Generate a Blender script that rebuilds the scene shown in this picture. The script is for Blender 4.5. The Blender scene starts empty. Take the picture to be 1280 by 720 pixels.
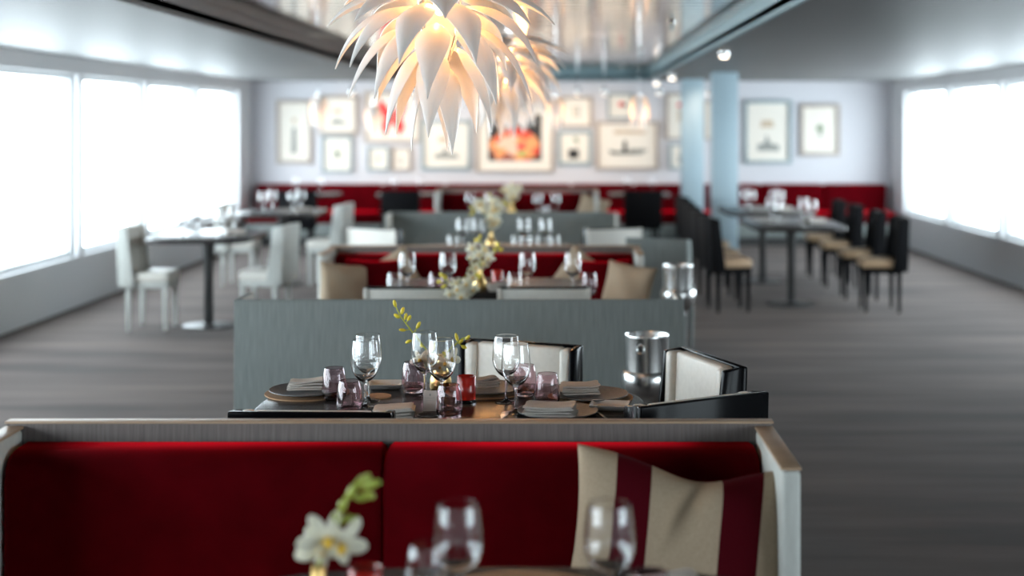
import bpy, bmesh, math, random
from mathutils import Vector, Matrix

random.seed(7)
SC = bpy.context.scene
COL = SC.collection
PI = math.pi
# ------------------------------------------------------------------ camera, sky, exposure
F, VX, VY, HC = 1700.0, 705.0, 155.0, 1.65     # focal length in px, vanishing point, eye height
cam_d = bpy.data.cameras.new('camera')
cam = bpy.data.objects.new('camera', cam_d)
COL.objects.link(cam)
cam.location = (0, 0, HC)
cam.rotation_euler = (PI / 2, 0, 0)
cam_d.sensor_fit = 'HORIZONTAL'
cam_d.sensor_width = 64.0
cam_d.lens = 85.0
cam_d.shift_x = -(VX - 640) / 1280
cam_d.shift_y = -(360 - VY) / 1280
cam_d.clip_start = 0.05
cam_d.dof.use_dof = True
cam_d.dof.focus_distance = 4.33
cam_d.dof.aperture_fstop = 2.45
SC.camera = cam

world = bpy.data.worlds.new('sky')
SC.world = world
world.use_nodes = True
bg = world.node_tree.nodes['Background']
bg.inputs['Color'].default_value = (0.80, 0.93, 1.0, 1)
bg.inputs['Strength'].default_value = 10.0

XL, XR, YF, YB = -4.4, 4.6, 19.1, -2.2           # room shell
ZS, ZR = 2.25, 2.38                              # soffit and raised ceiling
RX0, RX1, RY1 = -2.14, 1.15, 18.5                # raised ceiling outline


def portal(x, y0, y1, z0, z1, side):
    l = bpy.data.lights.new('window_portal', 'AREA')
    l.shape = 'RECTANGLE'
    l.size, l.size_y = (z1 - z0), (y1 - y0)
    l.cycles.is_portal = True
    o = bpy.data.objects.new('window_portal', l)
    COL.objects.link(o)
    o.location = (x, (y0 + y1) / 2, (z0 + z1) / 2)
    o.rotation_euler = (0, -PI / 2 * side, 0)


portal(XL - 0.02, -1.6, 18.4, 0.45, 2.1, 1)
portal(XR + 0.02, 8.4, 18.4, 0.45, 2.1, -1)

portal(XR + 0.02, -1.6, 2.4, 0.45, 2.1, -1)  # serves the unseen right windows beside the camera, added for extra light

vs = SC.view_settings
vs.view_transform = 'Standard'
vs.look = 'None'
vs.gamma = 1.0
vs.exposure = 0.35
vs.use_curve_mapping = False
SC.cycles.use_denoising = True
SC.cycles.caustics_reflective = False
SC.cycles.caustics_refractive = False
SC.cycles.max_bounces = 14
SC.cycles.transmission_bounces = 14
SC.cycles.transparent_max_bounces = 16
SC.cycles.diffuse_bounces = 5
SC.cycles.sample_clamp_indirect = 8.0


def T(px, py, z=0.75):
    """point on a horizontal surface of height z seen at a pixel"""
    d = (HC - z) * F / (py - VY)
    return ((px - VX) / F * d, d, z)


def PX(px, d):
    return (px - VX) / F * d


def PZ(py, d):
    return HC - (py - VY) / F * d


# ------------------------------------------------------------------ materials
def principled(name, color, rough=0.5, **kw):
    m = bpy.data.materials.new(name)
    m.use_nodes = True
    p = m.node_tree.nodes['Principled BSDF']
    p.inputs['Base Color'].default_value = (*color, 1)
    p.inputs['Roughness'].default_value = rough
    for k, v in kw.items():
        key = k.replace('_', ' ')
        for i in p.inputs:
            if i.name.lower() == key.lower():
                i.default_value = v
    return m


def textured(name, c1, c2, scale=(10, 10, 10), detail=3, rough=0.6, bump=0.0, contrast=(0.3, 0.7), kind='noise', **kw):
    m = principled(name, c1, rough, **kw)
    nt = m.node_tree
    n, l = nt.nodes, nt.links
    p = n['Principled BSDF']
    tc = n.new('ShaderNodeTexCoord')
    mp = n.new('ShaderNodeMapping')
    mp.inputs['Scale'].default_value = scale
    l.new(tc.outputs['Object'], mp.inputs['Vector'])
    t = n.new('ShaderNodeTexNoise')
    t.inputs['Scale'].default_value = 1.0
    t.inputs['Detail'].default_value = detail
    l.new(mp.outputs[0], t.inputs['Vector'])
    r = n.new('ShaderNodeValToRGB')
    r.color_ramp.elements[0].position = contrast[0]
    r.color_ramp.elements[1].position = contrast[1]
    r.color_ramp.elements[0].color = (*c1, 1)
    r.color_ramp.elements[1].color = (*c2, 1)
    l.new(t.outputs['Fac'], r.inputs['Fac'])
    l.new(r.outputs['Color'], p.inputs['Base Color'])
    if bump:
        b = n.new('ShaderNodeBump')
        b.inputs['Strength'].default_value = bump
        b.inputs['Distance'].default_value = 0.004
        l.new(t.outputs['Fac'], b.inputs['Height'])
        l.new(b.outputs[0], p.inputs['Normal'])
    return m


M = {}
M['grey_fabric'] = textured('grey_woven_fabric', (0.135, 0.152, 0.147), (0.195, 0.215, 0.207), (140, 140, 7), 4, 0.85, 0.3)
M['taupe_fabric'] = textured('taupe_woven_fabric', (0.125, 0.105, 0.098), (0.19, 0.16, 0.15), (140, 140, 7), 4, 0.85, 0.3)
M['wood_trim'] = textured('pale_wood_trim', (0.36, 0.24, 0.15), (0.46, 0.32, 0.21), (4, 40, 40), 3, 0.4)
M['velvet'] = textured('red_velvet', (0.06, 0.0003, 0.002), (0.085, 0.0005, 0.003), (9, 9, 9), 3, 0.9, 0.1,
                       specular_ior_level=0.03, sheen_weight=0.7, sheen_tint=(0.9, 0.004, 0.015, 1), sheen_roughness=0.4)
M['lacquer'] = principled('black_lacquer', (0.003, 0.003, 0.004), 0.16, specular_ior_level=0.07)
M['black_fabric'] = principled('black_fabric', (0.004, 0.004, 0.005), 0.7, specular_ior_level=0.1)
M['cream'] = textured('cream_leather', (0.66, 0.63, 0.57), (0.72, 0.69, 0.63), (60, 60, 60), 3, 0.45, 0.08)
M['pale_panel'] = textured('pale_grey_panel', (0.46, 0.47, 0.44), (0.52, 0.53, 0.50), (60, 60, 20), 3, 0.6)
M['beige'] = textured('beige_linen', (0.35, 0.265, 0.18), (0.42, 0.325, 0.23), (220, 220, 220), 2, 0.9, 0.25)
M['tan_seat'] = textured('tan_leather', (0.45, 0.30, 0.18), (0.5, 0.35, 0.22), (30, 30, 30), 2, 0.5)
M['table'] = textured('dark_brown_tabletop', (0.020, 0.017, 0.017), (0.032, 0.027, 0.026), (6, 60, 60), 4, 0.25, specular_ior_level=0.13)
M['table_base'] = principled('dark_table_base', (0.02, 0.02, 0.02), 0.4)
M['glass'] = principled('clear_glass', (1, 1, 1), 0.0, transmission_weight=1.0, ior=1.46)
M['purple_glass'] = principled('purple_glass', (0.80, 0.64, 0.68), 0.0, transmission_weight=1.0, ior=1.46)
M['red_glass'] = principled('red_glass', (0.75, 0.035, 0.02), 0.08, transmission_weight=0.45, ior=1.46)
M['wax'] = principled('candle_wax', (0.8, 0.6, 0.45), 0.5)
M['plate'] = textured('slate_grey_plate', (0.11, 0.11, 0.115), (0.16, 0.16, 0.165), (90, 90, 90), 3, 0.4, specular_ior_level=0.2)
M['white_china'] = principled('white_china', (0.72, 0.70, 0.68), 0.2)
M['linen'] = textured('linen_napkin', (0.56, 0.51, 0.46), (0.64, 0.59, 0.54), (300, 300, 300), 2, 0.9, 0.2)
M['cork'] = textured('cork_mat', (0.40, 0.22, 0.11), (0.52, 0.31, 0.17), (120, 120, 120), 4, 0.8, 0.2)
M['brass'] = principled('brushed_brass', (0.62, 0.42, 0.16), 0.3, metallic=1.0)
M['steel'] = principled('stainless_steel', (0.70, 0.70, 0.69), 0.26, metallic=1.0)
M['stem'] = principled('green_stem', (0.42, 0.44, 0.04), 0.5)
M['bud'] = textured('yellow_green_bud', (0.62, 0.52, 0.03), (0.78, 0.62, 0.04), (80, 80, 80), 2, 0.5)
M['green_bud'] = textured('green_bud', (0.30, 0.38, 0.05), (0.45, 0.48, 0.08), (80, 80, 80), 2, 0.5)
M['petal'] = textured('cream_orchid_petal', (0.78, 0.74, 0.55), (0.85, 0.82, 0.68), (80, 80, 80), 2, 0.5)
M['lip'] = principled('yellow_orchid_lip', (0.75, 0.45, 0.03), 0.5)
M['leaf'] = principled('dark_green_leaf', (0.06, 0.11, 0.04), 0.4)
M['wall'] = principled('pale_wall_paint', (0.60, 0.59, 0.62), 0.7)
M['side_wall'] = principled('side_wall_paint', (0.62, 0.62, 0.63), 0.7)
M['column'] = principled('blue_grey_column_paint', (0.36, 0.47, 0.53), 0.45)
M['fascia'] = principled('grey_green_fascia', (0.22, 0.33, 0.36), 0.45)
M['fascia_dark'] = principled('dark_brown_fascia', (0.045, 0.03, 0.025), 0.5)
M['slat'] = principled('brushed_metal_slat', (0.84, 0.77, 0.71), 0.09, metallic=1.0)
M['soffit'] = principled('grey_soffit_slat', (0.11, 0.11, 0.11), 0.5)
M['void'] = principled('dark_ceiling_void', (0.01, 0.01, 0.01), 0.9)
M['frame'] = principled('grey_picture_frame', (0.28, 0.34, 0.36), 0.45)
M['frame_white'] = principled('white_picture_frame', (0.40, 0.34, 0.30), 0.45)
M['mat'] = principled('cream_picture_mat', (0.78, 0.72, 0.64), 0.8)
M['ink'] = principled('dark_ink_print', (0.02, 0.02, 0.02), 0.8)
M['ink_grey'] = principled('grey_ink_print', (0.28, 0.28, 0.26), 0.8)
M['ink_red'] = principled('red_print', (0.75, 0.04, 0.04), 0.7)
M['ink_green'] = principled('green_print', (0.16, 0.22, 0.12), 0.8)
M['ink_tan'] = principled('tan_print', (0.55, 0.42, 0.30), 0.8)
M['alu'] = principled('window_aluminium', (0.6, 0.62, 0.63), 0.4)
M['chrome'] = principled('chrome', (0.75, 0.75, 0.75), 0.08, metallic=1.0)
M['card'] = principled('menu_card', (0.62, 0.54, 0.50), 0.7)

# pillow fabric with broad stripes along its own width (uv)
def stripe_mat(name, bands):
    m = textured(name, (0.35, 0.265, 0.18), (0.42, 0.325, 0.23), (220, 220, 220), 2, 0.85, 0.2)
    n, l = m.node_tree.nodes, m.node_tree.links
    uv = n.new('ShaderNodeUVMap')
    uv.uv_map = 'UVMap'
    sx = n.new('ShaderNodeSeparateXYZ')
    l.new(uv.outputs[0], sx.inputs[0])
    r = n.new('ShaderNodeValToRGB')
    r.color_ramp.interpolation = 'CONSTANT'
    el = r.color_ramp.elements
    el[0].position, el[0].color = 0.0, (bands[0][1],) * 3 + (1,)
    el[1].position, el[1].color = bands[1][0], (bands[1][1],) * 3 + (1,)
    for p, v in bands[2:]:
        e = el.new(p)
        e.color = (v, v, v, 1)
    l.new(sx.outputs[0], r.inputs[0])
    p = n['Principled BSDF']
    src = p.inputs['Base Color'].links[0].from_socket
    mx = n.new('ShaderNodeMix')
    mx.data_type = 'RGBA'
    l.new(r.outputs[0], mx.inputs[0])
    l.new(src, mx.inputs[6])
    mx.inputs[7].default_value = (0.06, 0.0005, 0.004, 1)
    p.inputs['Specular IOR Level'].default_value = 0.08
    l.new(mx.outputs[2], p.inputs['Base Color'])
    return m


M['stripe'] = stripe_mat('striped_pillow_fabric', [(0, 0), (0.18, 1), (0.34, 0), (0.66, 1), (0.84, 0)])
M['stripe_edge'] = stripe_mat('half_striped_pillow_fabric', [(0, 0), (0.33, 1), (0.66, 0)])

# window pane: clear architectural glass
def pane_mat():
    m = bpy.data.materials.new('window_pane_glass')
    m.use_nodes = True
    n, l = m.node_tree.nodes, m.node_tree.links
    n.clear()
    o = n.new('ShaderNodeOutputMaterial')
    t = n.new('ShaderNodeBsdfTransparent')
    g = n.new('ShaderNodeBsdfGlossy')
    g.inputs['Roughness'].default_value = 0.0
    mx = n.new('ShaderNodeMixShader')
    mx.inputs[0].default_value = 0.06
    l.new(t.outputs[0], mx.inputs[1])
    l.new(g.outputs[0], mx.inputs[2])
    l.new(mx.outputs[0], o.inputs[0])
    return m


M['pane'] = pane_mat()


def emit_mat(name, color, strength):
    m = bpy.data.materials.new(name)
    m.use_nodes = True
    n, l = m.node_tree.nodes, m.node_tree.links
    n.clear()
    o = n.new('ShaderNodeOutputMaterial')
    e = n.new('ShaderNodeEmission')
    e.inputs[0].default_value = (*color, 1)
    e.inputs[1].default_value = strength
    l.new(e.outputs[0], o.inputs[0])
    return m


M['bulb'] = emit_mat('warm_bulb', (1.0, 0.62, 0.25), 12)
M['spot_lens'] = emit_mat('spot_lens', (1.0, 0.85, 0.7), 6)

# porcelain petals: mostly diffuse, a little light passes through
def porcelain():
    m = principled('white_porcelain', (0.86, 0.86, 0.85), 0.35)
    n, l = m.node_tree.nodes, m.node_tree.links
    p = n['Principled BSDF']
    o = n['Material Output']
    t = n.new('ShaderNodeBsdfTranslucent')
    t.inputs[0].default_value = (0.85, 0.68, 0.48, 1)
    mx = n.new('ShaderNodeMixShader')
    mx.inputs[0].default_value = 0.20
    l.new(p.outputs[0], mx.inputs[1])
    l.new(t.outputs[0], mx.inputs[2])
    l.new(mx.outputs[0], o.inputs[0])
    return m


M['porcelain'] = porcelain()

# carpet: brown grey bands
M['carpet'] = textured('banded_carpet', (0.048, 0.037, 0.034), (0.11, 0.083, 0.073), (0.5, 3.2, 1), 4, 0.95, 0.0, (0.35, 0.65))

# bouquet print: blossoms on black
def bouquet_mat():
    m = principled('flower_bouquet_print', (0.02, 0.02, 0.02), 0.6)
    n, l = m.node_tree.nodes, m.node_tree.links
    p = n['Principled BSDF']
    tc = n.new('ShaderNodeTexCoord')
    v = n.new('ShaderNodeTexVoronoi')
    v.inputs['Scale'].default_value = 7.5
    l.new(tc.outputs['Object'], v.inputs['Vector'])
    sp = n.new('ShaderNodeSeparateColor')
    l.new(v.outputs['Color'], sp.inputs[0])
    r = n.new('ShaderNodeValToRGB')
    r.color_ramp.interpolation = 'CONSTANT'
    el = r.color_ramp.elements
    cols = [(0, (0.70, 0.07, 0.03)), (0.28, (0.85, 0.32, 0.12)), (0.52, (0.75, 0.04, 0.05)), (0.68, (0.85, 0.52, 0.38)), (0.84, (0.45, 0.40, 0.12)), (0.94, (0.3, 0.08, 0.05))]
    el[0].color = (*cols[0][1], 1)
    el[1].position = cols[1][0]
    el[1].color = (*cols[1][1], 1)
    for q, c in cols[2:]:
        e = el.new(q)
        e.color = (*c, 1)
    l.new(sp.outputs[0], r.inputs[0])
    ln = n.new('ShaderNodeVectorMath')
    ln.operation = 'LENGTH'
    mp = n.new('ShaderNodeMapping')
    mp.inputs['Location'].default_value = (0, 0, 0.16)
    mp.inputs['Scale'].default_value = (1.0, 1, 1.35)
    l.new(tc.outputs['Object'], mp.inputs[0])
    l.new(mp.outputs[0], ln.inputs[0])
    nz = n.new('ShaderNodeTexNoise')
    nz.inputs['Scale'].default_value = 9
    l.new(tc.outputs['Object'], nz.inputs['Vector'])
    ad = n.new('ShaderNodeMath')
    ad.operation = 'MULTIPLY_ADD'
    ad.inputs[1].default_value = 0.22
    l.new(nz.outputs[0], ad.inputs[0])
    l.new(ln.outputs['Value'], ad.inputs[2])
    lt = n.new('ShaderNodeMath')
    lt.operation = 'LESS_THAN'
    lt.inputs[1].default_value = 0.45
    l.new(ad.outputs[0], lt.inputs[0])
    mx = n.new('ShaderNodeMix')
    mx.data_type = 'RGBA'
    l.new(lt.outputs[0], mx.inputs[0])
    mx.inputs[6].default_value = (0.012, 0.012, 0.014, 1)
    l.new(r.outputs[0], mx.inputs[7])
    l.new(mx.outputs[2], p.inputs['Base Color'])
    return m


M['bouquet'] = bouquet_mat()


# ------------------------------------------------------------------ mesh helpers
class MB:
    def __init__(s):
        s.v, s.f, s.m = [], [], []

    def add(s, verts, faces, mi=0):
        o = len(s.v)
        s.v += [tuple(p) for p in verts]
        s.f += [tuple(i + o for i in f) for f in faces]
        s.m += [mi] * len(faces)
        return s

    def box(s, x0, x1, y0, y1, z0, z1, mi=0):
        v = [(x, y, z) for z in (z0, z1) for y in (y0, y1) for x in (x0, x1)]
        f = [(0, 2, 3, 1), (4, 5, 7, 6), (0, 1, 5, 4), (2, 6, 7, 3), (0, 4, 6, 2), (1, 3, 7, 5)]
        return s.add(v, f, mi)

    def prism(s, poly, z0, z1, mi=0):
        n = len(poly)
        v = [(p[0], p[1], z0) for p in poly] + [(p[0], p[1], z1) for p in poly]
        f = [tuple(range(n))[::-1], tuple(range(n, 2 * n))]
        f += [(i, (i + 1) % n, n + (i + 1) % n, n + i) for i in range(n)]
        return s.add(v, f, mi)

    def lathe(s, prof, c=(0, 0, 0), seg=28, mi=0, closed=True):
        v, f, rings = [], [], []
        for r, z in prof:
            if r < 1e-6:
                rings.append([len(v)])
                v.append((c[0], c[1], c[2] + z))
            else:
                rings.append(list(range(len(v), len(v) + seg)))
                v += [(c[0] + r * math.cos(2 * PI * k / seg), c[1] + r * math.sin(2 * PI * k / seg), c[2] + z) for k in range(seg)]
        for a, b in zip(rings, rings[1:]):
            for k in range(seg):
                k2 = (k + 1) % seg
                if len(a) == 1 and len(b) == 1:
                    continue
                if len(a) == 1:
                    f.append((a[0], b[k2], b[k]))
                elif len(b) == 1:
                    f.append((a[k], a[k2], b[0]))
                else:
                    f.append((a[k], a[k2], b[k2], b[k]))
        return s.add(v, f, mi)

    def tube(s, pts, rad, seg=8, mi=0):
        pts = [Vector(p) for p in pts]
        n = len(pts)
        if not hasattr(rad, '__len__'):
            rad = [rad] * n
        v, f = [], []
        for i, p in enumerate(pts):
            t = (pts[min(i + 1, n - 1)] - pts[max(i - 1, 0)]).normalized()
            a = Vector((0, 0, 1)) if abs(t.z) < 0.9 else Vector((1, 0, 0))
            u = t.cross(a).normalized()
            w = t.cross(u).normalized()
            for k in range(seg):
                an = 2 * PI * k / seg
                v.append(p + (u * math.cos(an) + w * math.sin(an)) * rad[i])
        for i in range(n - 1):
            for k in range(seg):
                k2 = (k + 1) % seg
                f.append((i * seg + k, (i + 1) * seg + k, (i + 1) * seg + k2, i * seg + k2))
        f.append(tuple(range(seg)))
        f.append(tuple(range((n - 1) * seg, n * seg))[::-1])
        return s.add(v, f, mi)

    def ellipsoid(s, c, r, mat=None, seg=10, rings=6, mi=0):
        v, f = [], []
        mat = mat or Matrix.Identity(3)
        c = Vector(c)
        v.append(c + mat @ Vector((0, 0, -r[2])))
        for i in range(1, rings):
            a = -PI / 2 + PI * i / rings
            for k in range(seg):
                b = 2 * PI * k / seg
                v.append(c + mat @ Vector((r[0] * math.cos(a) * math.cos(b), r[1] * math.cos(a) * math.sin(b), r[2] * math.sin(a))))
        v.append(c + mat @ Vector((0, 0, r[2])))
        for k in range(seg):
            k2 = (k + 1) % seg
            f.append((0, 1 + k2, 1 + k))
            for i in range(rings - 2):
                a, b = 1 + i * seg, 1 + (i + 1) * seg
                f.append((a + k, a + k2, b + k2, b + k))
            a = 1 + (rings - 2) * seg
            f.append((a + k, a + k2, len(v) - 1))
        return s.add(v, f, mi)

    def mesh(s, name, mats, bevel=0.0, segs=2, angle=35, subdiv=0):
        me = bpy.data.meshes.new(name)
        me.from_pydata(s.v, [], s.f)
        if not isinstance(mats, (list, tuple)):
            mats = [mats]
        for m in mats:
            me.materials.append(M[m])
        me.polygons.foreach_set('material_index', s.m)
        bm = bmesh.new()
        bm.from_mesh(me)
        bmesh.ops.recalc_face_normals(bm, faces=bm.faces)
        if bevel:
            ed = [e for e in bm.edges if len(e.link_faces) == 2 and e.calc_face_angle(0) > math.radians(30)]
            bmesh.ops.bevel(bm, geom=ed, offset=bevel, segments=segs, profile=0.5, affect='EDGES', clamp_overlap=True)
        bm.to_mesh(me)
        bm.free()
        me.polygons.foreach_set('use_smooth', [True] * len(me.polygons))
        me.set_sharp_from_angle(angle=math.radians(angle))
        me.update()
        return me

    def build(s, name, mats, parent=None, bevel=0.0, segs=2, angle=35, loc=None, rz=None):
        return link(name, s.mesh(name, mats, bevel, segs, angle), parent, loc, rz)


def link(name, me, parent=None, loc=None, rz=None):
    o = bpy.data.objects.new(name, me)
    COL.objects.link(o)
    if parent is not None:
        o.parent = parent
    if loc is not None:
        o.location = loc
    if rz is not None:
        o.rotation_euler = (0, 0, rz)
    return o


def tag(o, label, cat, group=None):
    o['label'] = label
    o['category'] = cat
    if group:
        o['group'] = group
    return o


def thing(name, label, cat, loc=(0, 0, 0), rz=0, group=None):
    o = bpy.data.objects.new(name, None)
    COL.objects.link(o)
    o.empty_display_size = 0.1
    o.location = loc
    o.rotation_euler = (0, 0, rz)
    return tag(o, label, cat, group)


def structure(o):
    o['kind'] = 'structure'
    return o


def dup(root, loc, rz, label, group=None):
    def cp(o, parent):
        c = o.copy()
        COL.objects.link(c)
        c.parent = parent
        for ch in KIDS.get(o.name, ()):
            cp(ch, c)
        return c
    r = cp(root, None)
    r.location = loc
    r.rotation_euler = (0, 0, rz)
    r['label'] = label
    if group:
        r['group'] = group
    return r


KIDS = {}


def remember(root):
    """children lists, so that copies need no depsgraph lookups"""
    for o in [root] + list(root.children_recursive):
        KIDS[o.name] = list(o.children)
    return root


def rot_to(direction):
    """rotation about z that turns local +y to a direction"""
    return math.atan2(direction[1], direction[0]) - PI / 2


# ------------------------------------------------------------------ room shell
structure(MB().box(XL - 0.2, XR + 0.2, YB - 0.2, YF + 0.2, -0.1, 0).build('floor', 'carpet'))
structure(MB().box(XL - 0.2, XR + 0.2, YF, YF + 0.2, 0, 2.7).build('wall_far', 'wall'))

WY1, WZ0, WZ1, pitch = 18.4, 0.45, 2.1, 2.0
wn = 0
for side, X, name, spans in ((-1, XL, 'wall_left', [(-1.6, 10)]), (1, XR, 'wall_right', [(-1.6, 2), (8.4, 5)])):  # near span of wall_right: unseen windows added to brighten camera-facing surfaces
    xa, xb = (X - 0.2, X) if side < 0 else (X, X + 0.2)
    w = MB().box(xa, xb, YB, YF, 0, WZ0).box(xa, xb, YB, YF, WZ1, 2.7)
    edge = YB
    for y0s, nw in spans:
        w.box(xa, xb, edge, y0s, WZ0, WZ1)
        edge = y0s + nw * pitch
        for k in range(nw):
            if k:
                w.box(xa, xb, y0s + k * pitch - 0.06, y0s + k * pitch + 0.06, WZ0, WZ1)
            wn += 1
            y0, y1 = y0s + k * pitch + (0.06 if k else 0), y0s + (k + 1) * pitch - (0.06 if k < nw - 1 else 0)
            xm = (xa + xb) / 2
            fr = MB()
            fr.box(xm - 0.03, xm + 0.03, y0, y1, WZ0, WZ0 + 0.05).box(xm - 0.03, xm + 0.03, y0, y1, WZ1 - 0.05, WZ1)
            fr.box(xm - 0.03, xm + 0.03, y0, y0 + 0.05, WZ0 + 0.05, WZ1 - 0.05).box(xm - 0.03, xm + 0.03, y1 - 0.05, y1, WZ0 + 0.05, WZ1 - 0.05)
            fo = structure(fr.build('window_%d' % wn, 'alu'))
            MB().box(xm - 0.004, xm + 0.004, y0 + 0.05, y1 - 0.05, WZ0 + 0.05, WZ1 - 0.05).build('pane', 'pane', fo)
    w.box(xa, xb, edge, YF, WZ0, WZ1)
    structure(w.build(name, 'side_wall'))
structure(MB().box(XL - 0.2, XR + 0.2, YB - 0.2, YB, 0, 2.7).build('wall_near', 'side_wall'))

# raised ceiling of metal slats inside a lower soffit
ceil = structure(MB().box(RX0, RX1, YB, RY1, ZR + 0.02, ZR + 0.06).build('ceiling', 'void'))
slat_me = MB().box(RX0, RX1, -0.088, 0.088, 0, 0.014).mesh('ceiling_slat', 'slat', 0.003, 1)
y = 0.3
while y < RY1 - 0.1:
    link('ceiling_slat', slat_me, ceil, (0, y, ZR))
    y += 0.22
for x0, x1, nm in ((RX1, XR, 'right'), (XL, RX0, 'left')):
    so = structure(MB().box(x0, x1, YB, YF, ZS + 0.02, ZS + 0.06).build('ceiling_' + nm, 'void'))
    me = MB().box(x0, x1, -0.061, 0.061, 0, 0.014).mesh('ceiling_slat', 'soffit', 0.003, 1)
    y = 5.0
    while y < YF - 0.08:
        link('ceiling_slat', me, so, (0, y, ZS))
        y += 0.15
so = structure(MB().box(RX0, RX1, RY1, YF, ZS + 0.02, ZS + 0.06).build('ceiling_far', 'void'))
me = MB().box(RX0, RX1, -0.061, 0.061, 0, 0.014).mesh('ceiling_slat', 'soffit', 0.003, 1)
for k in range(4):
    link('ceiling_slat', me, so, (0, RY1 + 0.08 + 0.15 * k, ZS))
structure(MB().box(RX1, RX1 + 0.03, YB, RY1 + 0.03, ZS - 0.005, ZR + 0.02).build('trim_1', 'fascia', bevel=0.004))
structure(MB().box(RX0, RX1, RY1, RY1 + 0.03, ZS - 0.005, ZR + 0.02).build('trim_2', 'fascia', bevel=0.004))
structure(MB().box(RX0 - 0.03, RX0, YB, RY1 + 0.03, ZS - 0.005, ZR + 0.02).build('trim_3', 'fascia_dark', bevel=0.004))
structure(MB().box(XL, XR, YB, YF, 2.66, 2.7).build('ceiling_deck', 'void'))
structure(MB().box(XL, XR, YF - 0.015, YF, 0, 0.1).build('baseboard_far', 'wall'))

for nm, px, d, lab in (('column', 907, 15.8, 'right-hand one of the two square blue-grey columns, the nearer one'),
                       ('column', 866.5, 18.1, 'left-hand one of the two square blue-grey columns, behind the aisle chairs')):
    cx = PX(px, d)
    hw = 0.146 if d < 17 else 0.145
    root = thing(nm, lab, 'column', (cx, d + hw, 0))
    MB().box(-hw, hw, -hw, hw, 0.0, ZS).build('shaft', 'column', root, 0.006)
    MB().box(-hw - 0.015, hw + 0.015, -hw - 0.015, hw + 0.015, 0, 0.1).build('base_collar', 'fascia', root, 0.004)


# ------------------------------------------------------------------ pictures on the far wall
def picture(x0, x1, y0, y1, label, motif, frame='frame', fw=0.05, mw=0.12):
    d = YF - 0.03
    X0, X1, Z0, Z1 = PX(x0, d), PX(x1, d), PZ(y1, d), PZ(y0, d)
    cx, cz, hw, hh = (X0 + X1) / 2, (Z0 + Z1) / 2, (X1 - X0) / 2, (Z1 - Z0) / 2
    root = thing('framed_picture', label, 'picture', (cx, YF, cz), 0, 'framed pictures on the far wall')
    f = MB()
    f.box(-hw, hw, -0.05, 0, hh - fw, hh).box(-hw, hw, -0.05, 0, -hh, -hh + fw)
    f.box(-hw, -hw + fw, -0.05, 0, -hh + fw, hh - fw).box(hw - fw, hw, -0.05, 0, -hh + fw, hh - fw)
    f.build('frame', frame, root, 0.006)
    MB().box(-hw + fw, hw - fw, -0.02, 0, -hh + fw, hh - fw).build('mat', 'mat', root)
    iw, ih = hw - fw - mw, hh - fw - mw
    pr = MB()

    def poly(pts, mi, lift=0.004):
        pr.add([(a * iw, -0.02 - lift, b * ih) for a, b in pts], [tuple(range(len(pts)))], mi)

    def disc(a, b, r, mi, sx=1.0, n=14):
        pr.add([(a * iw + r * iw * sx * math.cos(2 * PI * k / n), -0.024, b * ih + r * iw * math.sin(2 * PI * k / n)) for k in range(n)], [tuple(range(n))], mi)
    mats = ['mat', 'ink', 'ink_grey', 'ink_red', 'ink_green', 'ink_tan']
    if motif == 'bouquet':
        MB().box(-iw, iw, -0.026, -0.02, -ih, ih).build('print', 'bouquet', root)
        return root
    if motif == 'butterfly':
        for s in (-1, 1):
            poly([(0.06 * s, 0.25), (0.55 * s, 0.95), (0.62 * s, 0.55), (0.45 * s, 0.0), (0.06 * s, -0.05)][::s], 3)
            poly([(0.06 * s, -0.02), (0.42 * s, -0.05), (0.55 * s, -0.5), (0.3 * s, -0.95), (0.06 * s, -0.3)][::s], 3)
        poly([(-0.03, -0.4), (0.03, -0.4), (0.03, 0.4), (-0.03, 0.4)], 1, 0.006)
    elif motif == 'ship':
        poly([(-0.85, -0.25), (-0.7, -0.55), (0.6, -0.55), (0.9, -0.2), (0.3, -0.32), (-0.4, -0.35)], 2)
        poly([(-0.22, -0.35), (-0.02, -0.35), (-0.05, 0.3), (-0.18, 0.3)], 1)
        poly([(0.05, -0.33), (0.8, -0.33), (0.7, -0.18), (0.1, -0.2)], 2, 0.006)
        poly([(-0.75, -0.5), (0.3, -0.5), (0.3, -0.42), (-0.75, -0.4)], 1, 0.007)
        poly([(-0.6, 0.72), (0.8, 0.72), (0.8, 0.95), (-0.6, 0.95)], 5)
    elif motif == 'square':
        poly([(-0.55, -0.9), (0.35, -0.9), (0.35, -0.1), (-0.55, -0.1)], 1)
        poly([(-0.2, 0.75), (0.15, 0.95), (0.35, 0.45), (0.15, 0.3), (0.1, 0.55)], 4)
    elif motif == 'spot':
        disc(0.0, 0.1, 0.3, 4)
        disc(0.05, -0.25, 0.18, 2)
    elif motif == 'red_spot':
        disc(0.1, 0.2, 0.32, 3)
        disc(0.45, 0.1, 0.22, 1)
    elif motif == 'red_tall':
        disc(0.4, 0.6, 0.35, 3)
        poly([(0.2, -0.3), (0.6, -0.3), (0.6, 0.35), (0.2, 0.35)], 5)
    elif motif == 'sketch':
        poly([(-0.7, -0.8), (0.75, -0.8), (0.7, -0.55), (0.2, -0.5), (-0.1, -0.1), (-0.25, -0.5), (-0.65, -0.5)], 2)
        poly([(-0.5, 0.2), (0.4, 0.2), (0.3, 0.5), (-0.4, 0.5)], 5)
    elif motif == 'figure':
        poly([(-0.3, -0.9), (0.3, -0.9), (0.2, 0.2), (-0.2, 0.2)], 2)
        disc(0.0, 0.5, 0.25, 5)
    elif motif == 'grid':
        for a in (-0.5, 0.05):
            for b in (-0.7, -0.1, 0.4):
                poly([(a, b), (a + 0.4, b), (a + 0.4, b + 0.35), (a, b + 0.35)], 5 if (a < 0) else 2)
    pr.build('print', mats, root)
    return root


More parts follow.
